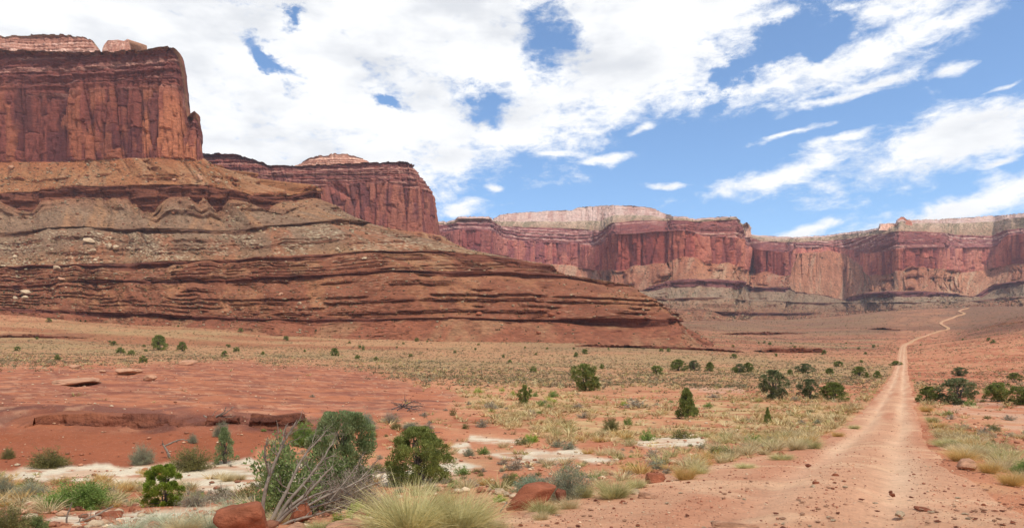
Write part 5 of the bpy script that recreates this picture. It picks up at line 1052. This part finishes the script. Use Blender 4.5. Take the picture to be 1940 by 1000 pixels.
def keep_grass(x, d, z, rg):
    px, py, mound, white, pink, grass, tan = zones(x, d, z)
    dens = 0.18 + 0.60 * grass + 0.45 * tan * (d < 260) + 0.22 * sst(180, 350, d); dens = dens * (0.35 + 0.9 * sst(-0.15, 0.25, fbm(x / 7, d / 7, 3.3, 3)))
    dens = dens * (1 - 0.97 * mound) * (1 - 0.9 * white) * (1 - 0.7 * pink); 
    road_edge = np.exp(-((np.abs(x - road_x(d)) - 3.4) / 1.2) ** 2) * (d > 14) * (d < 200); dens = dens + road_edge * 0.45
    dens = dens * (0.25 + 0.75 * sst(16, 26, d)) * (0.25 + 1.2 * sst(-.12, .22, fbm(x / 20, d / 34, 4.7, 3)))
    return (rg.random(len(x)) < dens) & off_road(x, d, 0.2) & road_far(x, d)
def keep_shrub(x, d, z, rg):
    px, py, mound, white, pink, grass, tan = zones(x, d, z)
    dens = (0.30 + 0.7 * tan - 0.15 * grass + 0.5 * sst(300, 450, d) + .5 * sst(450, 650, d)) * (0.45 + .55 * sst(40, 130, d)); dens = dens * (0.3 + sst(-0.2, 0.25, fbm(x / 12, d / 12, 6.3, 3)))
    return (rg.random(len(x)) < dens * (1 - .995 * mound) * (1 - .85 * white)) & off_road(x, d, 0.5) & road_far(x, d)
# grass tufts
x, d, z, rg = field(66000, 11, 620, 301); k = keep_grass(x, d, z, rg); x, d, z = x[k], d[k], z[k]
size = (0.24 + 0.36 * rg.random(len(x)) ** 2) * (1.0 + 0.5 * sst(25, 60, d) + 0.3 * sst(60, 200, d)); px = CX + F * x / d
o_ = np.argsort(-(size / d) * ((px > -20) & (px < 1960))); first = o_[:260]; rest = o_[260:]
gk = ['mid_straw', 'mid_straw', 'mid_gold', 'mid_ygrass', 'mid_straw']
gl = {'mid_straw': ('small dry straw tuft scattered on the red flats', 'scattered dry straw tufts'), 'mid_gold': ('small golden tuft scattered on the red flats', 'scattered golden tufts'), 'mid_ygrass': ('small yellow-green tuft scattered on the red flats', 'scattered yellow-green tufts')}
for i in first:
    kd = gk[rg.integers(5)]; put(kd, 'grass_tuft', x[i], d[i], z[i], size[i] * 1.3, size[i] * (.7 + .5 * rg.random()), gl[kd][0], 'grass tuft', gl[kd][1])
x, d, z, size = x[rest], d[rest], z[rest], size[rest]
for lo, hi, nb, wd in ((0, 70, 26, .06), (70, 160, 14, .10), (160, 700, 8, .2)):
    m = (d >= lo) & (d < hi)
    if m.any():
        for v in range(3):
            mm = np.nonzero(m)[0][v::3]; V, P = grass_unit(400 + v + nb, nb, wd, seg=1, spread=0.9, droop=.1)
            covers.append(merge(V, P, x[mm], d[mm], z[mm], size[mm] * 1.4, size[mm] * 0.9, rg, pick(STRAWS, len(mm), rg)))
def flush(name, mat):
    VV, PP, CC, o = [], {}, [], 0
    for V, P, C in covers:
        VV.append(V); CC.append(C)
        for p in P: PP.setdefault(p.shape[1], []).append(p + o)
        o += len(V)
    ob = link(name, mesh(name, np.concatenate(VV), [np.concatenate(v) for v in PP.values()], mat, np.concatenate(CC))); covers.clear(); return ob
tag(flush('dry_grass', M_COVER), 'dry straw-coloured grass covering the desert plain', 'grass', kind='stuff')
# low shrubs
x, d, z, rg = field(33000, 16, 1300, 302); k = keep_shrub(x, d, z, rg); x, d, z = x[k], d[k], z[k]
size = 0.22 + 0.62 * rg.random(len(x)) ** 3; size = size * (1 + 0.8 * sst(120, 500, d)); px = CX + F * x / d
o_ = np.argsort(-(size / d) * ((px > -20) & (px < 1960))); first = o_[:260]; rest = o_[260:]
sk = ['mid_grey', 'mid_olive', 'mid_sage', 'mid_grey', 'mid_olive', 'mid_green']
sl = {'mid_grey': ('small grey-brown twiggy shrub dotting the desert plain', 'grey-brown shrubs dotting the plain'), 'mid_olive': ('small olive shrub dotting the desert plain', 'olive shrubs dotting the plain'), 'mid_sage': ('small pale sage shrub dotting the desert plain', 'pale sage shrubs dotting the plain'), 'mid_green': ('small green shrub dotting the desert plain', 'green shrubs dotting the plain')}
for i in first:
    kd = sk[rg.integers(6)]; put(kd, 'shrub', x[i], d[i], z[i], size[i], size[i] * (.45 + .2 * rg.random()), sl[kd][0], 'shrub', sl[kd][1])
x, d, z, size = x[rest], d[rest], z[rest], size[rest]
for v in range(4):
    for lo, hi, nl in ((0, 200, 46), (200, 1400, 20)):
        mm = np.nonzero((d >= lo) & (d < hi))[0][v::4]; (a, b), (V, P) = shrub_unit(420 + v, 14, nl, .26 if nl > 30 else .4, .15 if nl > 30 else .24, bare=.25)
        covers.append(merge(V, P, x[mm], d[mm], z[mm], size[mm], size[mm] * .55, rg, pick(TWIGS, len(mm), rg, .3)))
x, d, z, rg = field(112000, 110, 1350, 312); k = keep_shrub(x, d, z, rg); x, d, z = x[k], d[k], z[k]; size = (0.35 + 0.7 * rg.random(len(x)) ** 3) * (1 + 1.2 * sst(200, 900, d))
for v in range(4):
    (a, b), (V, P) = shrub_unit(430 + v, 10, 12, .46, .28, bare=.25); mm = np.arange(len(x))[v::4]
    covers.append(merge(V, P, x[mm], d[mm], z[mm], size[mm], size[mm] * .5, rg, pick(TWIGS, len(mm), rg, .35)))
tag(flush('low_scrub', M_COVER), 'low grey-brown scrub dotting the desert plain', 'scrub', kind='stuff')
# far junipers on the plain, each its own
x, d, z, rg = field(700, 180, 1150, 303, 20, 1935); k = keep_shrub(x, d, z, rg) & (rg.random(len(x)) < .75); x, d, z = x[k][:150], d[k][:150], z[k][:150]
for i in range(len(x)):
    h_ = 1.1 + 1.4 * rg.random() ** 2; put('far_juniper', 'juniper', x[i], d[i], z[i] - .05, h_ * (1.1 + .5 * rg.random()), h_, 'distant dark green juniper on the plain below the canyon walls', 'juniper', 'distant junipers on the plain')
# stones on the road and its shoulders
x, d, z, rg = field(16000, 6.5, 60, 304, 900, 2000); near = (np.abs(x - road_x(d)) < 5.5) | ((CX + F * x / d > 1050) & (d < 14))
lane = np.minimum(np.abs(x - road_x(d) - .85), np.abs(x - road_x(d) + .85)); k = near & (rg.random(len(x)) < np.where(lane < .45, .18, .75)); x, d, z = x[k], d[k], z[k]
size = 0.009 + 0.050 * rg.random(len(x)) ** 8 + 0.0006 * d; o_ = np.argsort(-size / d)
for i in o_[:170]:
    cname = ['red', 'pink', 'pink', 'dark', 'pale', 'pink'][rg.integers(6)]
    ob = link('stone', ROCKS[cname][rg.integers(4)], None, (x[i], d[i], z[i] + .03), rg.random() * 6.28, (size[i] * 1.5, size[i], size[i] * .42))
    lab = {'red': 'small red stone', 'pink': 'small pink stone', 'dark': 'small dark red stone', 'pale': 'small pale stone'}[cname]
    tag(ob, lab + ' strewn on the dirt road', 'stone', lab.replace('small ', '').replace('stone', 'stones') + ' strewn on the dirt road')
V, P = rock_unit(900, 8, 1, .02); mm = o_[170:]
covers.append(merge(V, P, x[mm], d[mm], z[mm] + .025, size[mm] * 1.1, size[mm] * .6, rg, pick([(208, 138, 112), (190, 116, 92), (226, 184, 158), (164, 104, 86), (214, 150, 124)], len(mm), rg)))
x, d, z, rg = field(16000, 8, 300, 305); px, py, mound, white, pink, grass, tan = zones(x, d, z); k = off_road(x, d, 1.0) & (rg.random(len(x)) < .35 + .5 * fbm(x / 9, d / 9, 8.8, 3)) ; x, d, z = x[k], d[k], z[k]
size = 0.03 + .16 * rg.random(len(x)) ** 4 + .0012 * d
covers.append(merge(V, P, x, d, z + .02, size * 1.2, size * .55, rg, pick([(200, 130, 104), (186, 110, 84), (226, 190, 164), (160, 100, 80), (214, 160, 132)], len(x), rg)))
tag(flush('loose_gravel', M_STONE), 'loose red and pale gravel on road and desert soil', 'gravel', kind='stuff')
# rubble and bushes on the slopes below the walls
def on_loft(name, bands, n, seed, vis=True):
    V, b, h = LOFTS[name]; rg = R_(seed); Rr, Cc = b.shape; sel = np.isin(b, bands); sel[-4:] = False; i, j = np.nonzero(sel); k = rg.integers(0, len(i), n); i, j = i[k], j[k]
    return V[i, j], b[i, j], rg
RUB = [(190, 158, 130), (176, 138, 112), (168, 104, 78), (150, 84, 62), (206, 178, 152), (158, 120, 94), (140, 104, 80)]
V8 = (np.array([[a, b, c] for a in (-.5, .5) for b in (-.5, .5) for c in (-.35, .55)]) * (1 + .95 * (RG.random((8, 3)) - .5))); P8 = [np.array([[0, 1, 3, 2], [4, 6, 7, 5], [0, 4, 5, 1], [2, 3, 7, 6], [0, 2, 6, 4], [1, 5, 7, 3]])]
for nm, bands, n, s0, s1 in (('butte', [2, 4, 6], 26000, .3, 2.3), ('butte', [8, 10, 12], 18000, .3, 1.7), ('mesa', [3], 500, .8, 4), ('canyon_wall', [5, 7, 9, 11], 9000, .8, 4.5)):
    p, b, rg = on_loft(nm, bands, n, 500 + n); cl = fbm(p[:, 0] / 40, p[:, 2] / 60, 1.2, 3); k = rg.random(n) < .35 + 1.3 * cl + .2; p = p[k]; sz = s0 + (s1 - s0) * rg.random(len(p)) ** 7
    covers.append(merge(V8, P8, p[:, 0], p[:, 1] - .1, p[:, 2] + .05 * sz, sz * 1.2, sz * .8, rg, pick(RUB, len(p), rg) * (0.9 if nm != 'canyon_wall' else 1)))
tag(flush('talus_rubble', M_STONE), 'broken rubble lying on the slopes below the cliffs', 'rubble', kind='stuff')
BUSH = [(74, 84, 48), (88, 92, 58), (96, 92, 66), (64, 74, 44), (110, 104, 76)]
for v in range(4):
    (a, b_), (V, P) = shrub_unit(440 + v, 10, 22, .42, .26, bare=.2)
    for nm, bands, n, s0, s1 in (('butte', [2, 4, 6, 8, 10, 12], 2000, .5, 1.9), ('mesa', [0, 3], 220, 1.0, 2.6), ('canyon_wall', [0, 2, 5, 7, 9, 11], 2600, 1.0, 3.6)):
        p, b, rg = on_loft(nm, bands, n, 600 + v * 7 + n); sz = s0 + (s1 - s0) * rg.random(n) ** 3
        covers.append(merge(V, P, p[:, 0], p[:, 1], p[:, 2] - .1, sz, sz * .75, rg, pick(BUSH, n, rg, .3)))
tag(flush('slope_scrub', M_COVER), 'dark scrub and small junipers scattered over slopes and rims', 'scrub', kind='stuff')
# the largest fallen blocks
def loft_hit(name, px, py):
    V, b, h = LOFTS[name]; q = V.reshape(-1, 3); a, c = proj(q[:, 0], q[:, 1], q[:, 2]); m = np.nonzero(np.hypot(a - px, c - py) < 4)[0]
    return q[m[np.argmin(q[m, 1])]] if len(m) else None
for px, py, w_, h_, c, lab in [(51, 552, 26, 8, 'pale', 'large pale block at the foot of the grey slope, longest one'), (48, 563, 16, 8, 'pale', 'pale block just below the longest one'), (30, 563, 10, 7, 'pale', 'small pale block left of the pair at the slope foot'), (211, 469, 14, 10, 'pale', 'pale block high on the grey slope, left of a pair'), (225, 472, 14, 9, 'pale', 'pale block high on the grey slope, right of a pair'), (170, 456, 26, 10, 'pale', 'wide pale block above the pair on the grey slope'), (178, 474, 14, 6, 'pale', 'flat pale block left of the pair on the grey slope'), (109, 507, 20, 8, 'pale', 'pale slab in the middle of the left slope'), (117, 527, 16, 6, 'pink', 'pink slab below the middle pale one on the left slope'), (181, 491, 12, 5, 'pale', 'small pale block right of the middle slab'), (29, 485, 12, 7, 'pale', 'pale block near the left photo edge on the slope'), (381, 338, 15, 11, 'pink', 'big tan block on the orange slope, left of two below the cliff spire'), (414, 342, 13, 9, 'pink', 'big tan block on the orange slope, right of two below the cliff spire'), (330, 340, 12, 5, 'pink', 'flat tan block on the orange slope below the cliff'), (1041, 597, 18, 9, 'red', 'red block above the lowest ledge, largest of its group'), (1060, 590, 13, 6, 'red', 'red block upper right of the largest in its group'), (1030, 590, 10, 5, 'red', 'red block upper left of the largest in its group'), (907, 594, 18, 8, 'red', 'lone red block above the lowest ledge'), (890, 592, 9, 5, 'red', 'small red block left of the lone red block'), (531, 556, 12, 7, 'pink', 'pink block on the red slope below the dark ledges'), (566, 573, 10, 6, 'pale', 'pale block lower right of the pink one on the red slope'), (20, 318, 14, 8, 'pink', 'tan block under the cliff near the left photo edge'), (690, 487, 12, 5, 'pale', 'pale slab on the slope right of centre spur'), (640, 470, 12, 6, 'pale', 'pale block in the field of rubble on the spur'), (1021, 629, 12, 6, 'red', 'red block in the lowest slope below the ledge')]:
    q = loft_hit('butte', px, py)
    if q is not None:
        s = q[1] / F; ob = link('boulder', ROCKS[c][random.randrange(4)], None, (q[0], q[1] - .3 * w_ * s * .3, q[2]), random.random() * 6.28, (w_ * s * .8, w_ * s * .7, h_ * s * 1.05)); tag(ob, lab, 'boulder')

# ------------------------------------------------------------------ thin desert haze
def haze():
    V = np.array([[a, b, c] for a in (-4200, 4200) for b in (-100, 4100) for c in (-40, 560)], float)
    P = [np.array([[0, 1, 3, 2], [4, 6, 7, 5], [0, 4, 5, 1], [2, 3, 7, 6], [0, 2, 6, 4], [1, 5, 7, 3]])]
    m = bpy.data.materials.new('haze'); m.use_nodes = True; m.node_tree.nodes.clear(); t = NT(m.node_tree)
    pv = t.new('ShaderNodeVolumePrincipled'); pv.inputs['Color'].default_value = (0.80, 0.88, 1.0, 1); pv.inputs['Density'].default_value = 0.00006; pv.inputs['Anisotropy'].default_value = 0.2
    t.l.new(pv.outputs[0], t.new('ShaderNodeOutputMaterial').inputs['Volume'])
    o = link('haze', mesh('haze', V, P, m)); tag(o, 'thin pale haze in the air between the viewer and the far cliffs', 'haze', kind='stuff')
haze()
